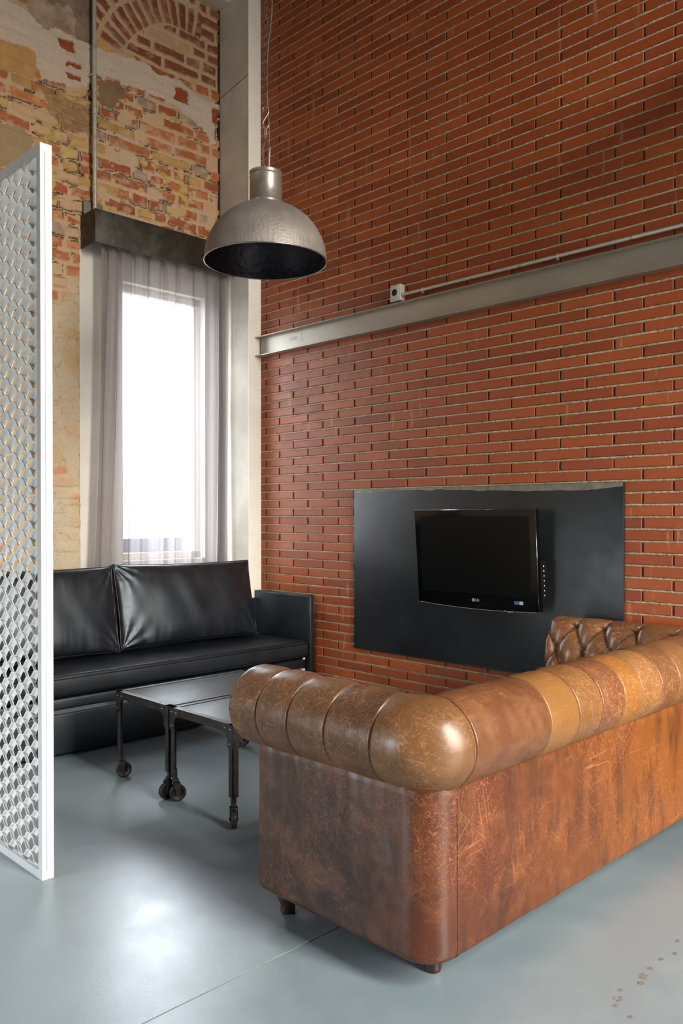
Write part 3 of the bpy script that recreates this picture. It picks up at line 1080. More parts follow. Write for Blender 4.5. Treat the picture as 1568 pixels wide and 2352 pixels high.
mb.add([tvm @ Vector(p) for p in [(.03, -.30, -.2), (.03, .30, -.2), (.03, .30, .2), (.03, -.30, .2), (.085, -.24, -.16), (.085, .24, -.16), (.085, .24, .15), (.085, -.24, .15)]],
       [(0, 1, 5, 4), (1, 2, 6, 5), (2, 3, 7, 6), (3, 0, 4, 7), (4, 5, 6, 7)])
mb.build('rear_housing', M['black_plastic'], tv)
mb = MB()
for k in range(4):
    pass
mb.add([tvm @ Vector(p) for p in [(.012, -.43, -.22), (.012, -.35, -.22), (.012, -.35, -.0), (.012, -.43, 0), (.055, -.43, -.22), (.055, -.35, -.22), (.055, -.35, 0), (.055, -.43, 0)]],
       [(0, 1, 2, 3), (4, 5, 6, 7), (0, 1, 5, 4), (1, 2, 6, 5), (2, 3, 7, 6), (3, 0, 4, 7)])
sp = mb.build('side_port_panel', M['black_plastic'], tv)
for k in range(7):
    m2 = MB()
    z = -.19 + .026 * k
    m2.add([tvm @ Vector(p) for p in [(.030, -.4305, z), (.036, -.4305, z), (.036, -.4305, z + .008), (.030, -.4305, z + .008)]], [(0, 1, 2, 3)])
    m2.build('port', M['label_white'], sp)
mb = MB(); mb.box((3.84, 2.60, .95), (3.8862, 2.92, 1.15), .004); mb.build('wall_bracket', M['black_plastic'], tv)
# sensor bump, logo and stickers
mb = MB()
mb.tube([tvp(.20 + .012 * k, -TVH / 2 - .008 - .006 * math.sin(PI * k / 5), .004) for k in range(6)], .0022, 8)
mb.build('power_lens', M['chrome'], tv)
fr_ = tvm @ Matrix(((0, 0, -1, 0), (-1, 0, 0, 0), (0, 1, 0, 0), (0, 0, 0, 1)))
text_mesh('LG', .022, .0004, M['logo'], 'maker_lettering', tv, fr_ @ Matrix.Translation((.018, -.236, .0068)), 'silver maker lettering')
mb = MB(); c0 = (-.010, -.236)
mb.add([tvp(c0[0] + .0095 * math.cos(a), c0[1] + .0095 * math.sin(a), .0068) for a in np.linspace(0, 2 * PI, 25)[:-1]], [list(range(24))])
mb.build('maker_emblem', M['logo'], tv, 'round silver emblem')
mb = MB()
mb.tube([tvp(c0[0] + .0062 * math.cos(a), c0[1] + .0062 * math.sin(a), .0070) for a in np.linspace(.1, 1.45 * PI + .1, 16)], .0007, 5)
mb.tube([tvp(c0[0], c0[1] + .003, .0070), tvp(c0[0], c0[1] - .003, .0070), tvp(c0[0] + .003, c0[1] - .003, .0070)], .0006, 5)
mb.build('emblem_lines', M['gloss_black'], tv)
for (u0, u1, mt, nm) in ((.262, .294, 'sticker_blue', 'blue_sticker'), (.296, .320, 'sticker_grey', 'grey_sticker')):
    mb = MB(); mb.add([tvp(u0, -.240, .0068), tvp(u1, -.240, .0068), tvp(u1, -.222, .0068), tvp(u0, -.222, .0068)], [(0, 1, 2, 3)])
    mb.build(nm, M[mt], tv)

# ------------------------------------------------------------------ valance, curtains, pipe on the old wall
va = empty('curtain_valance', (3.2, 5.0, 3.08), 'dark patinated steel box valance above the curtained window', 'valance')
mb = MB(); mb.box((2.648, 4.936, 3.080), (3.784, 4.944, 3.298), .001); mb.build('front_sheet', M['valance'], va)
mb = MB(); mb.box((2.648, 4.944, 3.080), (2.656, 5.139, 3.298), .001); mb.build('side_sheet', M['valance'], va)
mb = MB(); mb.box((2.656, 4.944, 3.290), (3.784, 5.139, 3.298)); mb.build('top_sheet', M['valance'], va)
mb = MB(); mb.box((2.70, 5.00, 3.115), (3.78, 5.03, 3.140)); mb.build('curtain_track', M['black_plastic'], va)


def curtain(name, x0, x1, yb, ztop, zbot, nf, mat, label, flare_l=0.0, flare_r=0.0, amp=.02, seed=0, cat='curtain'):
    nx, nz = 420, 60
    u = np.linspace(0, 1, nx); w = np.linspace(0, 1, nz)
    U, W = np.meshgrid(u, w, indexing='ij')
    # uneven gathers: folds sharper at the top, some widening towards the hem
    ph = U * nf + .9 * (fbm(U * 5, W * .4 + seed, 70 + seed) - .5) + .35 * (fbm(U * 14, W * .8, 71 + seed) - .5)
    fold = np.sin(2 * PI * ph)
    fine = np.sin(2 * PI * (ph * 2.7 + .6 * fbm(U * 9, W * .5, 72 + seed)))
    A = amp * (.55 + .9 * fbm(U * 4 + 3, W * .6, 73 + seed)) * (.7 + .5 * W)
    X = x0 + (x1 - x0) * (U + .010 * np.sin(2 * PI * ph + 1.2) * 1.5) + W ** 1.6 * (flare_l * (1 - U) ** 2 + flare_r * U ** 3)
    Y = yb + A * fold + A * .28 * fine + .006 * (fbm(U * 20, W * 7, 74 + seed) - .5)
    pinch = np.exp(-((W) / .015) ** 2)
    Z = ztop + (zbot - ztop) * W - .012 * np.abs(np.sin(PI * ph)) * pinch
    V = np.stack([X, Y, Z], -1).reshape(-1, 3)
    o = mesh_obj(name, V, grid_faces(nx, nz), mat, None, True)
    tag(o, label, cat)
    return o


curtain('sheer_curtain', 2.735, 3.775, 5.020, 3.12, .06, 9.0, M['sheer'], 'long grey sheer curtain glowing in front of the window', flare_l=-.12, flare_r=-.045, amp=.022, seed=1)
curtain('dark_curtain', 3.715, 3.782, 5.090, 3.11, .05, 1.5, M['dark_curtain'], 'narrow dark curtain edge behind the sheer one beside the pillar', amp=.008, seed=4)

pp = empty('wall_pipe', (2.722, 5.08, 3.3), 'vertical metal pipe on the old wall above the valance', 'pipe')
mb = MB(); mb.cyl((2.722, 5.080, 3.300), (2.722, 5.080, 5.14), .0135, 16); mb.build('tube', M['galv'], pp)
mb = MB()
mb.tube([(2.722 + .017 * math.cos(a), 5.08 + .017 * math.sin(a), 4.239) for a in np.linspace(0, 2 * PI, 17)[:-1]], .004, 8, closed=True)
mb.cyl((2.705, 5.085, 4.239), (2.70, 5.135, 4.239), .005, 8); mb.cyl((2.742, 5.075, 4.239), (2.752, 5.075, 4.239), .004, 8)
mb.build('clip', M['zinc'], pp)
mb = MB(); mb.box((2.66, 5.112, 3.298), (2.80, 5.122, 3.40), .003); mb.build('back_plate', plain('grey_brown_plate', srgb(120, 108, 98), .6), pp, 'grey-brown plate behind the pipe foot')

# ------------------------------------------------------------------ pendant lamp
LX, LY, LZ = 2.604, 3.154, 2.549
la = empty('pendant_lamp', (LX, LY, LZ), 'large hammered grey dome pendant lamp hanging on a chain', 'pendant lamp')
Mt = Matrix.Translation((LX, LY, LZ))
R_ = .300
prof = [(R_, 0), (R_ * 1.0, .006)]
for k in range(1, 25):
    a = k / 24 * math.radians(74)
    prof.append((R_ * math.cos(a), .006 + R_ * .945 * math.sin(a)))
prof.append((.079, prof[-1][1] + .001))
mb = MB(); mb.lathe(prof, 96, Mt); mb.build('shade', M['lamp_out'], la)
mb = MB(); mb.lathe([(max(r - .004, .02), z) for r, z in prof[:-1]] + [(.02, prof[-1][1] - .004), (.0005, prof[-1][1] - .004)], 96, Mt); mb.build('shade_lining', M['lamp_in'], la, 'dark inside of the shade')
mb = MB(); mb.tube([(LX + R_ * math.cos(a), LY + R_ * math.sin(a), LZ + .001) for a in np.linspace(0, 2 * PI, 97)[:-1]], .0035, 8, closed=True)
mb.build('rim', M['lamp_rim'], la)
zn = prof[-1][1]
mb = MB()
mb.lathe([(.0795, zn - .01), (.0795, zn + .012), (.0815, zn + .014), (.0795, zn + .017), (.0795, zn + .133), (.0812, zn + .136), (.0795, zn + .139), (.0795, zn + .156), (.081, zn + .158), (.0785, zn + .159), (.0775, zn + .152), (.0005, zn + .152)], 56, Mt)
neck = mb.build('neck', M['lamp_neck'], la)
autosharp(neck, 50)
mb = MB(); mb.lathe([(.0005, zn - .02), (.022, zn - .02), (.022, zn - .075), (.0005, zn - .075)], 24, Mt); mb.build('bulb_holder', M['black_plastic'], la)
mb = MB(); mb.lathe([(.0005, zn - .165), (.02, zn - .158), (.030, zn - .135), (.026, zn - .105), (.014, zn - .078), (.013, zn - .072)], 24, Mt); mb.build('bulb', plain('frosted_bulb', srgb(205, 205, 200), .3), la)
zt = LZ + zn + .156
# bail wires (seen edge-on: axis runs across the view)
dx, dy = .71, -.704
mb = MB()
top = zt + .175
for s in (-1, 1):
    w = .030 if s > 0 else .022
    pts = [(LX + dx * s * w + dy * s * .02, LY + dy * s * w + dx * s * .05, zt - .012), (LX + dx * s * w, LY + dy * s * w + s * .02, zt + .04), (LX + dx * s * w * .7, LY + dy * s * w * .7, zt + .12), (LX + dx * .006, LY + dy * .006, top)]
    mb.tube(pts, .0022, 8)
mb.build('bail_wire', M['wire'], la)


def link_pts(c, L, W, ax, n=18):
    c = Vector(c); ax = Vector(ax).normalized()
    out = []
    for k in range(n):
        a = 2 * PI * k / n
        x = math.cos(a) * W / 2; z = math.sin(a)
        zz = (L / 2 - W / 2) * (1 if z > 0 else -1) + W / 2 * z
        out.append(c + ax * x + Vector((0, 0, zz)))
    return out


va_ = Vector((dx, dy, 0)); vb_ = Vector((-dy, dx, 0))
mb = MB(); mb.tube(link_pts((LX, LY, top + .022), .056, .018, va_ * .4 + vb_), .0021, 7, closed=True); mb.build('ring', M['wire'], la)
# S hook
sp_ = []
for k in range(26):
    tt = k / 25
    if tt < .5:
        a = -PI / 2 - .3 + (tt / .5) * (1.75 * PI)
        sp_.append((math.cos(a) * .013, .030 + math.sin(a) * .026 + .02))
    else:
        a = PI / 2 - .25 - ((tt - .5) / .5) * 1.65 * PI
        sp_.append((math.cos(a) * .013, -.028 + math.sin(a) * .022 + .0))
zh = top + .095
pts = []
for k in range(31):
    tt = k / 30 * 2 - 1
    pts.append((LX + dx * .014 * math.sin(tt * PI * 1.25), LY + dy * .014 * math.sin(tt * PI * 1.25), zh + .048 * math.sin(tt * PI / 2 * 1.0) ))
pts = [(LX - dx * .012, LY - dy * .012, zh + .030), (LX - dx * .014, LY - dy * .014, zh + .046), (LX, LY, zh + .056), (LX + dx * .013, LY + dy * .013, zh + .044), (LX + dx * .013, LY + dy * .013, zh + .026),
       (LX + dx * .002, LY + dy * .002, zh + .006), (LX - dx * .012, LY - dy * .012, zh - .018), (LX - dx * .013, LY - dy * .013, zh - .038), (LX, LY, zh - .052), (LX + dx * .012, LY + dy * .012, zh - .042), (LX + dx * .012, LY + dy * .012, zh - .028)]
# smooth it
sm = []
for i in range(len(pts) - 1):
    p0 = Vector(pts[max(i - 1, 0)]); p1 = Vector(pts[i]); p2 = Vector(pts[i + 1]); p3 = Vector(pts[min(i + 2, len(pts) - 1)])
    for q in range(4):
        t_ = q / 4
        sm.append(.5 * ((2 * p1) + (-p0 + p2) * t_ + (2 * p0 - 5 * p1 + 4 * p2 - p3) * t_ ** 2 + (-p0 + 3 * p1 - 3 * p2 + p3) * t_ ** 3))
sm.append(Vector(pts[-1]))
mb = MB(); mb.tube(sm, .0027, 8); mb.build('hook', M['wire'], la)
mb = MB()
z = zh + .062
k = 0
while z < ZC - .01:
    mb.tube(link_pts((LX + .002 * math.sin(k * 1.7), LY, z), .026, .015, va_ * .9 + vb_ * .2 if k % 2 else vb_ * .9 + va_ * .45, 12), .0016, 6, closed=True)
    z += .0215; k += 1
mb.build('chain', M['chain'], la)
mb = MB()
cp = [(0.004, zt - .01), (.010, zt + .10), (.014, zt + .22), (.006, zt + .33), (.002, zt + .46), (.006, zt + .60), (.022, zt + .74), (.027, zt + .85), (.020, zt + 1.0), (.014, zt + 1.2), (.02, zt + 1.5), (.01, ZC)]
sm = []
for i in range(len(cp) - 1):
    for q in range(5):
        a0_, a1_ = cp[max(i - 1, 0)], cp[i]; b0_, b1_ = cp[i + 1], cp[min(i + 2, len(cp) - 1)]
        t_ = q / 5
        r_ = [.5 * ((2 * a1_[j]) + (-a0_[j] + b0_[j]) * t_ + (2 * a0_[j] - 5 * a1_[j] + 4 * b0_[j] - b1_[j]) * t_ ** 2 + (-a0_[j] + 3 * a1_[j] - 3 * b0_[j] + b1_[j]) * t_ ** 3) for j in (0, 1)]
        sm.append((LX + dx * r_[0] + .006, LY + dy * r_[0], r_[1]))
mb.tube(sm, .0026, 8); mb.build('cable', M['cable'], la)
mb = MB(); mb.lathe([(.0005, ZC - .03), (.045, ZC - .025), (.05, ZC)], 24, Matrix.Translation((LX, LY, 0))); mb.build('ceiling_rose', M['lamp_neck'], la)

# ------------------------------------------------------------------ expanded-metal screen
SX0, SX1 = 1.305, 1.349
SY0, SY1 = 2.828, 5.05
SZT = 2.622
sc_ = empty('metal_screen', (1.325, 3.9, 0), 'white painted screen of expanded metal in a steel frame at the left', 'screen')
mb = MB()
mb.box((SX0, SY0, 0.0), (SX0 + .044, SY0 + .004, SZT))
mb.box((SX0 + .017, SY0 - .0022, .03), (SX0 + .026, SY0 + .001, SZT - .03), .0008)
mb.box((SX0, SY0 + .004, 0), (SX0 + .004, SY0 + .030, SZT)); mb.box((SX0 + .040, SY0 + .004, 0), (SX0 + .044, SY0 + .030, SZT))
mb.build('post', M['frame_white'], sc_)
mb = MB(); mb.box((SX0, SY1 - .03, 0), (SX0 + .044, SY1, SZT), .001); mb.build('post', M['frame_white'], sc_)
mb = MB(); mb.box((SX0 + .0002, SY0 + .0302, 0.0), (SX0 + .0438, SY1 - .0302, .005)); mb.box((SX0 + .0002, SY0 + .0302, .005), (SX0 + .004, SY1 - .0302, .030)); mb.build('bottom_rail', M['frame_white'], sc_)
mb = MB(); mb.box((SX0 + .0002, SY0 + .0302, SZT - .005), (SX0 + .0438, SY1 - .0302, SZT)); mb.box((SX0 + .0002, SY0 + .0302, SZT - .034), (SX0 + .004, SY1 - .0302, SZT - .005)); mb.build('top_rail', M['frame_white'], sc_)
# wavy ribbons meeting at the knots
SWD = .0640; LWD = .130; RW = .031; TILT = math.radians(54)
row_h = SWD / 2
Av = SWD / 4 * 1.0
step = LWD / 16
ya_ = np.arange(SY0 + .006, SY1 - .006 + 1e-6, step)
wave = np.tanh(1.5 * np.cos(2 * PI * (ya_ - SY0 - .01) / LWD)) / math.tanh(1.5)
nrow = int((SZT - .02) / row_h)
V = []; F = []
cw, sw = math.cos(TILT), math.sin(TILT)
ncs = 5
for j in range(nrow):
    zc = .022 + row_h * (j + .5)
    zz = zc + Av * wave * (1 if j % 2 == 0 else -1)
    flat = 1 - np.abs(wave)
    b = len(V)
    for k in range(len(ya_)):
        for q in range(ncs):
            s = q / (ncs - 1) - .5
            tw = .12 * (flat[k])
            cx = s * RW * math.cos(TILT + tw) + .004 * (1 - 4 * s * s)
            cz = -s * RW * math.sin(TILT + tw) + .004 * (1 - 4 * s * s)
            V.append((SX0 + .022 + cx, ya_[k], min(max(zz[k] + cz, .006), SZT - .006)))
    for k in range(len(ya_) - 1):
        for q in range(ncs - 1):
            a_ = b + k * ncs + q
            F.append((a_, a_ + 1, a_ + ncs + 1, a_ + ncs))
em = mesh_obj('expanded_mesh', V, F, M['mesh_white'], sc_, True)
sd = em.modifiers.new('thickness', 'SOLIDIFY'); sd.thickness = .0022; sd.offset = 0


# ------------------------------------------------------------------ coffee tables on castors
def coffee_table(x0, x1, y0, y1, name_label, yaws, hz=.430):
    root = empty('coffee_table', ((x0 + x1) / 2, (y0 + y1) / 2, 0), name_label, 'coffee table', 'low industrial tables on wheels')
    th = .004; dep = .034
    mb = MB()
    mb.box((x0 + .003, y0 + .003, hz - .022), (x1 - .003, y1 - .003, hz - .0015), .0015)
    mb.build('tabletop', M['tabletop'], root, 'dark worn wooden board')
    mb = MB()     # top rim lying round the boards, with a plank line
    for lo, hi in (((x0, y0, hz - .001), (x1, y0 + .028, hz + .0012)), ((x0, y1 - .028, hz - .001), (x1, y1, hz + .0012)), ((x0, y0, hz - .001), (x0 + .028, y1, hz + .0012)), ((x1 - .028, y0, hz - .001), (x1, y1, hz + .0012))):
        mb.box(lo, hi)
    for lo, hi in (((x0, y0, hz - dep), (x1, y0 + th, hz)), ((x0, y1 - th, hz - dep), (x1, y1, hz)), ((x0, y0, hz - dep), (x0 + th, y1, hz)), ((x1 - th, y0, hz - dep), (x1, y1, hz))):
        mb.box(lo, hi)
    mb.build('frame', M['iron'], root)
    for i, (cx, cy, sx, sy) in enumerate(((x0, y0, 1, 1), (x0, y1, 1, -1), (x1, y0, -1, 1), (x1, y1, -1, -1))):
        w = .031
        mb = MB()
        def bx_(a0, a1, b0, b1, z0, z1):
            mb.box((min(cx + sx * a0, cx + sx * a1), min(cy + sy * b0, cy + sy * b1), z0), (max(cx + sx * a0, cx + sx * a1), max(cy + sy * b0, cy + sy * b1), z1), .0008)
        bx_(.001, w, .001, .006, .125, hz - .012)
        bx_(.001, .006, .001, w, .125, hz - .012)
        lg = mb.build('leg', M['iron'], root)
        # corner gussets with a rounded inner corner on both faces
        mb = MB()
        prof_ = [(0, hz - .001), (.074, hz - .001), (.074, hz - .036), (.052, hz - .038), (.042, hz - .046), (.036, hz - .060), (.034, hz - .098), (0, hz - .098)]
        mb.prism([(cy + sy * (a - .0), z) for a, z in prof_], 0, *sorted((cx - sx * .003, cx + sx * .0005)))
        mb.prism([(cx + sx * (a - .0), z) for a, z in prof_], 1, *sorted((cy - sy * .003, cy + sy * .0005)))
        mb.build('corner_bracket', M['iron'], lg)
        for a, z in ((.016, hz - .018), (.052, hz - .018), (.018, hz - .080)):
            mb = MB(); mb.cyl((cx - sx * .002, cy + sy * a, z), (cx - sx * .0065, cy + sy * a, z), .0048, 8, r2=.003); mb.build('rivet', M['rivet'], lg)
            if (i in (0, 2)) == (y0 < 3):
                mb = MB(); mb.cyl((cx + sx * a, cy - sy * .002, z), (cx + sx * a, cy - sy * .0065, z), .0048, 8, r2=.003); mb.build('rivet', M['rivet'], lg)
        # stem, fork and wheel
        px, py = cx + sx * .015, cy + sy * .015
        yaw = yaws[i]
        off = .014
        wc = Vector((px + off * math.cos(yaw), py + off * math.sin(yaw), .0385))
        mb = MB()
        mb.box((px - .009, py - .009, .098), (px + .009, py + .009, .150), .001)
        Mf = Matrix.Translation(wc) @ Matrix.Rotation(yaw, 4, 'Z')
        mb.box((-.024, -.0165, .044), (.010, .0165, .049), .001, Mf)
        mb.box((-.016, -.0105, .049), (.004, .0105, .064), .002, Mf)
        for s in (-1, 1):
            mb.add([Mf @ Vector(p) for p in [(-.020, s * .0165, .049), (.010, s * .0165, .049), (.009, s * .0165, -.008), (-.009, s * .0165, -.008),
                                              (-.020, s * .0135, .049), (.010, s * .0135, .049), (.009, s * .0135, -.008), (-.009, s * .0135, -.008)]],
                   [(0, 1, 2, 3), (4, 5, 6, 7), (0, 1, 5, 4), (1, 2, 6, 5), (2, 3, 7, 6), (3, 0, 4, 7)])
        mb.cyl(Mf @ Vector((0, -.020, 0)), Mf @ Vector((0, .020, 0)), .005, 10)
        mb.build('castor_fork', M['iron'], lg)
        mb = MB()
        mw = Mf @ Matrix.Rotation(PI / 2, 4, 'X')
        mb.lathe([(.006, -.008), (.026, -.008), (.028, -.011), (.035, -.0115), (.0375, -.009), (.0382, 0), (.0375, .009), (.035, .0115), (.028, .011), (.026, .008), (.006, .008)], 36, mw)
        wh = mb.build('wheel', M['wheel'], lg)
    return root


coffee_table(2.090, 2.900, 3.228, 3.695, 'low industrial coffee table on wheels standing nearer the black sofa', [2.95, -.65, .4, 2.0])
coffee_table(2.085, 2.895, 2.742, 3.210, 'low industrial coffee table on wheels standing nearer the brown sofa', [-2.15, -.40, .9, .2])

# ------------------------------------------------------------------ black sofa
bs = empty('black_sofa', (2.65, 4.55, 0), 'low black leather sofa with loose back cushions under the window', 'sofa')
BX0, BX1, BY0, BY1 = 1.42, 3.876, 4.172, 4.772


def slab(mb, lo, hi, r=.01, seg=3):
    bm = bmesh.new(); bmesh.ops.create_cube(bm, size=1)
    for v in bm.verts:
        v.co = Vector([(lo[i] + hi[i]) / 2 + v.co[i] * (hi[i] - lo[i]) for i in range(3)])
    bmesh.ops.bevel(bm, geom=bm.edges[:], offset=r, segments=seg, affect='EDGES', profile=.5)
    bm.verts.index_update()
    mb.add([v.co.copy() for v in bm.verts], [[v.index for v in f.verts] for f in bm.faces], True)
    bm.free()


mb = MB(); slab(mb, (BX0 + .05, BY0 + .02, .02), (BX1 - .055, BY1 - .05, .236), .008); mb.build('base_drawer', M['black_leather'], bs)
mb = MB(); slab(mb, (BX0 + .048, BY0 + .028, .256), (BX1 - .052, BY1 - .05, .318), .012); mb.build('seat_base', M['black_leather'], bs)
mb = MB(); mb.box((BX0 + .06, BY0 + .034, .235), (BX1 - .06, BY0 + .060, .257)); mb.build('metal_runner', M['chrome'], bs, 'thin bright metal runner under the seat')
for ax0, ax1 in ((BX0, BX0 + .044), (BX1 - .044, BX1)):
    mb = MB(); slab(mb, (ax0, BY0, .19), (ax1, BY1, .752), .010)
    ar = mb.build('armrest', M['black_leather'], bs)
    mb = MB()
    for xx in (ax0 + .003, ax1 - .003):
        mb.tube([(xx, BY0 + .003, .195), (xx, BY0 + .003, .745), (xx, BY0 + .008, .751), (xx, BY1 - .008, .751)], .0035, 8)
    mb.build('piping', M['black_piping'], ar)
mb = MB(); slab(mb, (BX0 + .03, BY1 - .055, .20), (BX1 - .03, BY1, .70), .012); mb.build('backrest', M['black_leather'], bs)
for xs_ in (BX0 + .12, BX1 - .12):
    for ys_ in (BY0 + .1, BY1 - .1):
        mb = MB(); mb.cyl((xs_, ys_, 0), (xs_, ys_, .022), .02, 16); mb.build('foot', M['black_plastic'], bs)


def cushion(name, W, H, T, mtx, mat, parent, seed=0, wr=.006, nx=150, nz=84, edge=.35, crisp=3.0):
    """pillow lying in the local XZ plane, thickness along Y"""
    u = np.linspace(-1, 1, nx); v = np.linspace(-1, 1, nz)
    U, Vv = np.meshgrid(u, v, indexing='ij')
    au, av = np.abs(U), np.abs(Vv)
    prof_ = (np.clip(1 - au ** crisp, 0, 1) ** .55) * (np.clip(1 - av ** crisp, 0, 1) ** .55)
    th = T / 2 * (edge + (1 - edge) * prof_)
    rim = np.clip(np.minimum((1 - au) * W / 2, (1 - av) * H / 2) / .012, 0, 1)
    th = th * (.72 + .28 * np.sqrt(rim))
    dE = np.minimum((1 - au) * W / 2, (1 - av) * H / 2)
    horiz = (1 - av) * H / 2 < (1 - au) * W / 2
    xx, zz = U * W / 2, Vv * H / 2
    w1 = np.where(horiz, fbm(xx * 13, zz * 3, 80 + seed, 3), fbm(xx * 3, zz * 13, 81 + seed, 3)) - .5
    w2 = fbm(xx * 5 + zz * 2.2, zz * 2.6 - xx * 1.5, 82 + seed, 2) - .5
    # creases raying from the corners
    cr = np.zeros_like(U)
    for sx in (-1, 1):
        for sz in (-1, 1):
            dx_, dz_ = xx - sx * W / 2, zz - sz * H / 2
            r_ = np.hypot(dx_, dz_); a_ = np.arctan2(dz_, dx_)
            cr += np.sin(a_ * 13 + seed + sx * 2 + 3 * fbm(r_ * 8, a_, 83 + seed)) * np.exp(-r_ / .11) * np.clip(r_ / .03, 0, 1)
    wrk = wr * (2.4 * w1 * np.exp(-dE / .07) * np.clip(dE / .01, 0, 1) + 2.6 * w2 * np.clip(dE / .08, 0, 1) + .8 * cr)
    pull = .010 * (au ** 3) * (1 - av ** 2) + 0 * U
    pullz = .012 * (av ** 3) * (1 - au ** 2)
    X = xx - np.sign(U) * pull * 1.0; Z = zz - np.sign(Vv) * pullz
    Fv = np.stack([X, -(th + wrk), Z], -1).reshape(-1, 3)
    Bv = np.stack([X, (th + wrk * .5), Z], -1).reshape(-1, 3)
    n = nx * nz
    f1 = grid_faces(nx, nz)
    f2 = f1[:, ::-1] + n
    loop = [i * nz for i in range(nx)] + [(nx - 1) * nz + j for j in range(1, nz)] + [i * nz + nz - 1 for i in range(nx - 2, -1, -1)] + [j for j in range(nz - 2, 0, -1)]
    faces = f1.tolist() + f2.tolist()
    L = len(loop)
    for k in range(L):
        a_, b_ = loop[k], loop[(k + 1) % L]
        faces.append((a_, a_ + n, b_ + n, b_))
    V = np.concatenate([Fv, Bv])
    Vw = [mtx @ Vector(p) for p in V]
    o = mesh_obj(name, [tuple(p) for p in Vw], faces, mat, parent, True)
    mb = MB()
    mb.tube([(Vw[i] * .5 + Vw[i + n] * .5) + (Vw[i] - Vw[i + n]).normalized() * ((Vw[i] - Vw[i + n]).length / 2) for i in loop], .0036, 7, closed=True)
    mb.tube([(Vw[i] * .5 + Vw[i + n] * .5) - (Vw[i] - Vw[i + n]).normalized() * ((Vw[i] - Vw[i + n]).length / 2) for i in loop], .0036, 7, closed=True)
    mb.build('piping', M['black_piping'], o)
    return o


# seat cushion: a flat mattress-like pad
Wd = BX1 - BX0 - .100
ms_ = Matrix.Translation(((BX0 + BX1) / 2, (BY0 + BY1 - .05) / 2 + .004, .385)) @ Matrix.Rotation(-PI / 2, 4, 'X')
seat = cushion('seat_cushion', Wd, BY1 - BY0 - .058, .122, ms_, M['black_leather'], bs, seed=3, wr=.0035, nx=260, nz=90, edge=.86, crisp=6)
ce_z = (.452 + .965) / 2
for (xc, W_, sd_) in ((3.165, 1.075, 11), (2.08, 1.075, 17)):
    mm = Matrix.Translation((xc, 4.655, .722)) @ Matrix.Rotation(math.radians(-13.0), 4, 'X') @ Matrix.Rotation(math.radians(.6), 4, 'Y')
    cushion('back_cushion', W_, .535, .17, mm, M['black_leather'], bs, seed=sd_, wr=.008, edge=.30, crisp=2.6)
for zz in (.300, .225):
    mb = MB(); mb.box((BX1 - .088, BY0 + .003 + (.02 if zz < .26 else .018), zz + .016), (BX1 - .066, BY0 + .0265, zz + .026))
    mb.build('care_tag', M['label_white'], bs, 'tiny white care tag')

# ------------------------------------------------------------------ chesterfield sofa
ch = empty('chesterfield_sofa', (2.71, 1.75, 0), 'worn brown leather chesterfield sofa with rolled arms seen from behind', 'sofa')
CY_F, C0 = 2.175, (1.80, 1.475)      # front of the arms; centre of the near corner arc
CX1 = 3.62
LA, LARC = CY_F - C0[1], .15
LBK = CX1 - C0[0]
S1, S2, S3, S4 = LA, LA + LARC, LA + LARC + LBK, LA + 2 * LARC + LBK
S_TOT = S4 + LA
R0 = .046


def path(s, o):
    """s along the U (array), o outward offset (array) -> x, y, outward normal"""
    r = R0 + o
    rr_ = np.maximum(r, .02)
    sh = rr_ - r
    cx0, cy0 = C0[0] + sh, C0[1] + sh
    cx1 = CX1 - sh
    x = np.zeros_like(s); y = np.zeros_like(s); nx = np.zeros_like(s); ny = np.zeros_like(s)
    m = s <= S1
    tt = s / S1
    x = np.where(m, cx0 - rr_, x); y = np.where(m, CY_F + (cy0 - CY_F) * tt, y); nx = np.where(m, -1, nx)
    m = (s > S1) & (s <= S2)
    a = (s - S1) / LARC * PI / 2
    x = np.where(m, cx0 - rr_ * np.cos(a), x); y = np.where(m, cy0 - rr_ * np.sin(a), y); nx = np.where(m, -np.cos(a), nx); ny = np.where(m, -np.sin(a), ny)
    m = (s > S2) & (s <= S3)
    tt = (s - S2) / LBK
    x = np.where(m, cx0 + (cx1 - cx0) * tt, x); y = np.where(m, cy0 - rr_, y); ny = np.where(m, -1, ny)
    m = (s > S3) & (s <= S4)
    a = (s - S3) / LARC * PI / 2
    x = np.where(m, cx1 + rr_ * np.sin(a), x); y = np.where(m, cy0 - rr_ * np.cos(a), y); nx = np.where(m, np.sin(a), nx); ny = np.where(m, -np.cos(a), ny)
    m = s > S4
    tt = (s - S4) / LA
    x = np.where(m, cx1 + rr_, x); y = np.where(m, cy0 + (CY_F - cy0) * tt, y); nx = np.where(m, 1, nx)
    return x, y, nx, ny


seams = [.151, .301, .463, .644, .849, 1.221, 1.39, 1.54, 1.695]
seams = seams + [S_TOT - s for s in seams[::-1]]
knots = np.array([-.02] + seams + [S_TOT + .02])
kid = np.arange(len(knots))
ss = set(np.round(np.arange(0, S_TOT, .006), 5).tolist() + [round(S_TOT, 5)])
for q in seams:
    for d in np.arange(-.012, .0121, .0015): ss.add(round(q + d, 5))
for d in np.arange(0, .03, .002): ss.add(round(d, 5)); ss.add(round(S_TOT - d, 5))
S_ = np.array(sorted(x for x in ss if 0 <= x <= S_TOT + 1e-6))
u_of_s = np.interp(S_, knots, kid)

RC_Z, RR = .674, .126
# profile: angles on the roll then down the inner face
ph = np.radians(np.concatenate([np.linspace(-118, 120, 110)]))
pro = [(RR * math.cos(a) * (1.0 if math.cos(a) > 0 else 1.02), RC_Z + RR * math.sin(a)) for a in ph]
o_e, z_e = pro[-1]
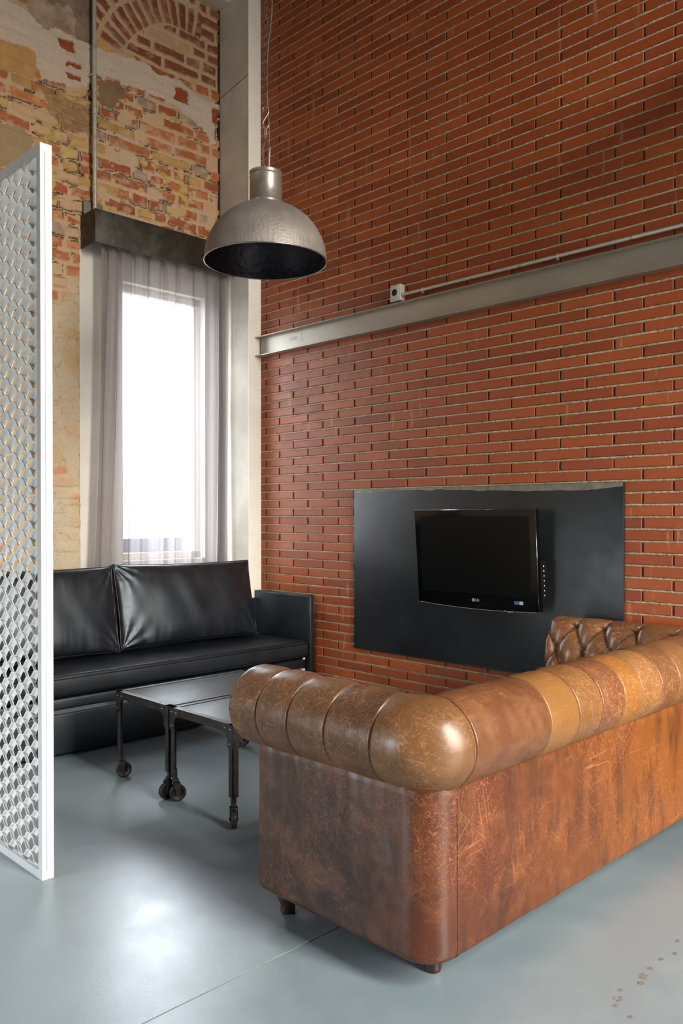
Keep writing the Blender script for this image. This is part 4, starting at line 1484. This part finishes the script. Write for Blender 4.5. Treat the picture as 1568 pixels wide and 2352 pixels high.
# tangent continuing: small outward lip then straight down
inner = []
for k in range(1, 60):
    w = k / 59
    z = z_e + (.36 - z_e) * w
    o = o_e - .055 * math.sin(min(1, w * 2.2) * PI / 2) - .012 * w
    inner.append((o, z))
pro += inner
pro = np.array(pro)
seg = np.hypot(*np.diff(pro, axis=0).T)
tl = np.concatenate([[0], np.cumsum(seg)])
t_top = tl[109]
# row coordinate v: 0 at the top button row, 1,2,3 down the inner face
vrow = np.where(tl > t_top, (tl - t_top) / .135, (tl - t_top) / .135)
tan = np.gradient(pro, axis=0); tan /= np.hypot(tan[:, 0], tan[:, 1])[:, None]
nrm = np.stack([tan[:, 1], -tan[:, 0]], 1)      # pointing outward of the roll
SS, TT = np.meshgrid(np.arange(len(S_)), np.arange(len(pro)), indexing='ij')
uu = u_of_s[SS]; vv = vrow[TT]
A_, B_ = uu + np.maximum(vv, 0) / 2, uu - np.maximum(vv, 0) / 2
pil_ = (np.abs(np.sin(PI * A_)) * np.abs(np.sin(PI * B_))) ** .42
ple = np.abs(np.sin(PI * uu)) ** .75
w_roll = np.clip(-vv / .12, 0, 1)
# lobes on the outer roll are shallow, narrow fold at every seam
dseam = np.min(np.abs(S_[:, None] - np.array(seams)[None, :]), axis=1)[SS]
fold = np.exp(-(dseam / .0035) ** 2)
soft = np.exp(-(dseam / .028) ** 1.2)
fade_under = np.clip((tl[TT] - .02) / .05, 0, 1)
disp_roll = -.0060 * fold * fade_under - .0032 * soft * (.30 + 1.3 * np.clip((tl[TT] / t_top - .45) / .5, 0, 1)) + .004
disp_inner = .030 * pil_ - .020
disp = np.where(vv < 0, disp_roll * w_roll + (1 - w_roll) * (.5 * disp_roll + .5 * (.024 * ple - .018)), disp_inner)
# sink at buttons
for row in range(0, 3):
    for k in range(len(knots)):
        ub = k + (.5 if row % 2 else 0)
        sb_ = np.interp(ub, kid, knots)
        d2 = ((S_[SS] - sb_) / .022) ** 2 + (((vv - row) * .135) / .022) ** 2
        disp = disp - .014 * np.exp(-d2)
# wrinkles near the underside join and overall softness
Sg, Tg = S_[SS], tl[TT]
disp = disp + .0035 * (fbm(Sg * 9, Tg * 9, 90) - .5) * 2
un = np.exp(-Tg / .06)
disp = disp + .007 * (fbm(Sg * 26, Tg * 5, 91) - .5) * un
# larger puckers below the corner
for sc0, amp_ in ((.70, .010), (.90, .011), (.985, .013), (.80, .006)):
    disp = disp - amp_ * np.exp(-((Sg - sc0 - .25 * (Tg - .09)) / .008) ** 2) * np.exp(-((Tg - .085) / .05) ** 2)
# rounded ends
e = np.minimum(Sg, S_TOT - Sg)
endr = .030 * (1 - np.sqrt(np.clip(1 - (1 - np.clip(e / .032, 0, 1)) ** 2, 0, 1)))
disp = disp - endr
O = pro[TT, 0] + nrm[TT, 0] * disp
Zp = pro[TT, 1] + nrm[TT, 1] * disp
# roll droops a little to the right as in old upholstery
xx_, yy_, nx_, ny_ = path(Sg, O)
fr_in = np.clip((-O) / .18, 0, 1) * 0
V = np.stack([xx_, yy_, Zp], -1).reshape(-1, 3)
F = grid_faces(len(S_), len(pro))
up = mesh_obj('rolled_upholstery', V, F, M['leather_roll'], ch, True, 'tan tufted leather of the rolled arms and back')
# tint per lobe (hides of differing colour)
lobe = np.floor(u_of_s).astype(int)
pal_ = {}
rl_ = random.Random(4)
opts = [(112, 74, 48), (104, 70, 48), (124, 88, 54), (112, 72, 50), (134, 92, 54)]
lob_cols = [(82, 56, 44), (86, 60, 48), (92, 68, 50), (82, 58, 44), (112, 80, 50), (108, 68, 44), (150, 106, 54), (134, 94, 54), (112, 70, 48), (150, 100, 44), (138, 100, 58)]
while len(lob_cols) < len(knots): lob_cols.append(opts[len(lob_cols) % 5])
tc_ = np.array([lin(*lob_cols[min(l, len(lob_cols) - 1)]) for l in lobe])
tcv = np.repeat(tc_[:, None, :], len(pro), axis=1)
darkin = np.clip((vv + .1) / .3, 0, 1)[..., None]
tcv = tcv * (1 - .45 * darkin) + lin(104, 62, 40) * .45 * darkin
add_color(up, 'tint', tcv.reshape(-1, 3))

# buttons: one mesh datablock copied along the seams
mb = MB(); mb.lathe([(.0005, .010), (.006, .009), (.0105, .005), (.0115, 0), (.010, -.004)], 16)
bt0 = None
def surf_point(s, row):
    i = int(np.argmin(np.abs(S_ - s))); j = int(np.argmin(np.abs(vrow - row)))
    P = Vector(V[i * len(pro) + j]); x_, y_, n1, n2 = path(np.array([S_[i]]), np.array([0.0]))
    nn = Vector((n1[0] * nrm[j, 0], n2[0] * nrm[j, 0], nrm[j, 1]))
    if nn.length < .5: nn = Vector((0, 0, 1))
    return P, nn.normalized()
for row in range(0, 3):
    for k in range(1, len(knots) - 1):
        ub = k + (.5 if row % 2 else 0)
        if ub >= len(knots) - 1: continue
        P, nn = surf_point(np.interp(ub, kid, knots), row)
        if bt0 is None:
            bt0 = mb.build('button', M['button'], ch); ob = bt0
        else:
            ob = bt0.copy(); COL.objects.link(ob); ob.parent = ch
        q = nn.to_track_quat('Z', 'Y').to_matrix().to_4x4()
        ob.matrix_basis = Matrix.Translation(P + nn * .001) @ q
# welt thread lying in each pleat of the outer roll
M['welt'] = plain('worn_welt', srgb(150, 104, 60), .5)
for s in seams:
    mb = MB()
    i = int(np.argmin(np.abs(S_ - s)))
    pts = [Vector(V[i * len(pro) + j]) + Vector((path(np.array([s]), np.array([0.]))[2][0] * nrm[j, 0], path(np.array([s]), np.array([0.]))[3][0] * nrm[j, 0], nrm[j, 1])) * .0008 for j in range(22, 108, 3)]
    mb.tube(pts, .0012, 5)
    mb.build('pleat_welt', M['welt'], ch)

# outer body panel
s0b = .085
Sb = set(np.round(np.arange(s0b, S_TOT - s0b, .008), 5).tolist() + [S_TOT - s0b])
bseams = [.852, 1.805, S_TOT - .852]
for q in bseams:
    for d in np.arange(-.010, .0101, .0012): Sb.add(round(q + d, 5))
Sb = np.array(sorted(Sb))
zb_ = np.concatenate([np.linspace(.090, .097, 3), np.linspace(.10, .50, 70), np.linspace(.503, .585, 30)])
SB, ZB = np.meshgrid(Sb, zb_, indexing='ij')
topw = np.exp(-((.565 - ZB) / .045))
topw = np.clip(topw, 0, 1.2)
ob_ = .062 + .0035 * (fbm(SB * 6, ZB * 6, 101) - .5) * 2 + .010 * (fbm(SB * 30, ZB * 5, 102) - .5) * topw
ob_ += .006 * (fbm(SB * 9, ZB * 1.4, 103) - .5)
bot = np.clip((.105 - ZB) / .016, 0, 1)
ob_ -= .010 * bot ** 2
for q in bseams:
    d_ = (SB - q) / .0026
    ob_ += .0022 * np.exp(-((d_ - 1.2)) ** 2) - .0026 * np.exp(-((d_ + .4)) ** 2)
ob_ -= .004 * np.exp(-(np.minimum(SB - s0b, S_TOT - s0b - SB) / .008))
ob_ -= np.clip((ZB - .545) / .04, 0, 1) * .006
xx_, yy_, _, _ = path(SB, ob_)
# lower edge is a touch uneven
ZB2 = ZB + (.006 * (fbm(SB * 7, SB * 0, 104) - .5)) * (1 - np.clip((ZB - .08) / .1, 0, 1))
Vb = np.stack([xx_, yy_, ZB2], -1).reshape(-1, 3)
opn = mesh_obj('outer_panel', Vb, grid_faces(len(Sb), len(zb_)), M['leather_base'], ch, True, 'reddish-brown scratched leather on the outer sides and back')
# plum arm hides; redder corner and paler back partly paint in warm light
kk = np.clip((SB - .50 + .10 * (fbm(SB * 7, ZB * 5, 110) - .5)) / .22, 0, 1)[..., None]
kr = np.clip((SB - 1.0) / 1.2, 0, 1)[..., None]  # painted warm light, growing to the right along the back
tb = lin(30, 20, 20) * (1 - kk) + lin(84, 42, 22) * kk
tb = tb * (1 - kr) + lin(136, 80, 30) * kr
add_color(opn, 'tint', tb.reshape(-1, 3))

# front facings of both arms
for side in (0, 1):
    si = 0.0 if side == 0 else S_TOT
    i = 0 if side == 0 else len(S_) - 1
    ring = [Vector(V[i * len(pro) + j]) for j in range(0, len(pro), 3)]
    ring = [p for p in ring]
    xo, yo, _, _ = path(np.array([si]), np.array([.05]))
    x_out = float(xo[0])
    yend = ring[0].y
    x_in = ring[-1].x
    poly = [Vector((x_out, 2.098, .10)), Vector((x_out, 2.098, .555))] + ring + [Vector((x_in, yend - .0, .10))]
    mb = MB()
    n_ = len(poly)
    cen = Vector((sum(p.x for p in ring[:36]) / 36, yend + .012, RC_Z))
    # inset ring gives the pillowy edge
    ins = [Vector((cen.x + (p.x - cen.x) * .86, p.y + .010, (RC_Z + (p.z - RC_Z) * .86) if p.z > .5 else p.z)) for p in ring[:36]]
    cap = ring[:36]
    vs = [tuple(p) for p in cap] + [tuple(p) for p in ins] + [tuple(cen)]
    fs = [(k, k + 1, 36 + k + 1, 36 + k) for k in range(35)] + [(36 + k, 36 + k + 1, 72) for k in range(35)] + [(35, 0, 36, 71), (71, 36, 72)]
    mb.add(vs, fs, True)
    st = [(x_out, 2.098), (x_in, yend)]
    lowring = [p for p in ring if p.z < .66 and abs(p.x - x_in) < .09]
    mb.add([(x_out, 2.098, .10), (x_in, yend, .10), (x_in, yend, .40), (ring[-8].x, yend, .50), (ring[39].x, yend, .62), ((x_out + x_in) / 2, yend, .66), (x_out, 2.098, .60)], [(0, 1, 2, 3, 4, 5, 6)], False)
    fo = mb.build('front_facing', M['leather_in'], ch)
# seat: deck, front rail and three cushions (all inside the arms)
ix0, ix1 = 1.80 + .10, CX1 - .10
mb = MB(); mb.box((1.86, 1.52, .10), (3.56, 2.10, .30), .01); mb.build('seat_deck', M['leather_in'], ch)
mb = MB(); slab(mb, (1.84, 2.075, .10), (3.58, 2.125, .31), .015); mb.build('front_rail', M['leather_in'], ch)
for k in range(3):
    w_ = (3.50 - 1.935) / 3
    mb = MB(); slab(mb, (1.935 + k * w_ + .003, 1.68, .302), (1.935 + (k + 1) * w_ - .003, 2.16, .455), .035, 5); mb.build('seat_cushion', M['leather_in'], ch)
# turned feet
fp = [(.021, 0), (.024, .004), (.026, .014), (.024, .026), (.030, .040), (.037, .056), (.038, .066), (.033, .076), (.036, .082), (.036, .105), (.0005, .105)]
for (fx_, fy_) in ((1.842, 1.485), (1.775, 2.040), (3.58, 1.485), (3.645, 2.040)):
    mb = MB(); mb.lathe([(.0005, 0)] + fp, 28, Matrix.Translation((fx_, fy_, 0))); mb.build('turned_foot', M['bun'], ch, 'dark turned wooden foot')

# added unseen slab, blocks back daylight from the upper brick wall
mb = MB(); mb.box((2.75, YB, 3.30), (XR - .006, 1.25, 3.50), .004)
gs = mb.build('slab_light_block', M['ceiling']); gs['kind'] = 'structure'
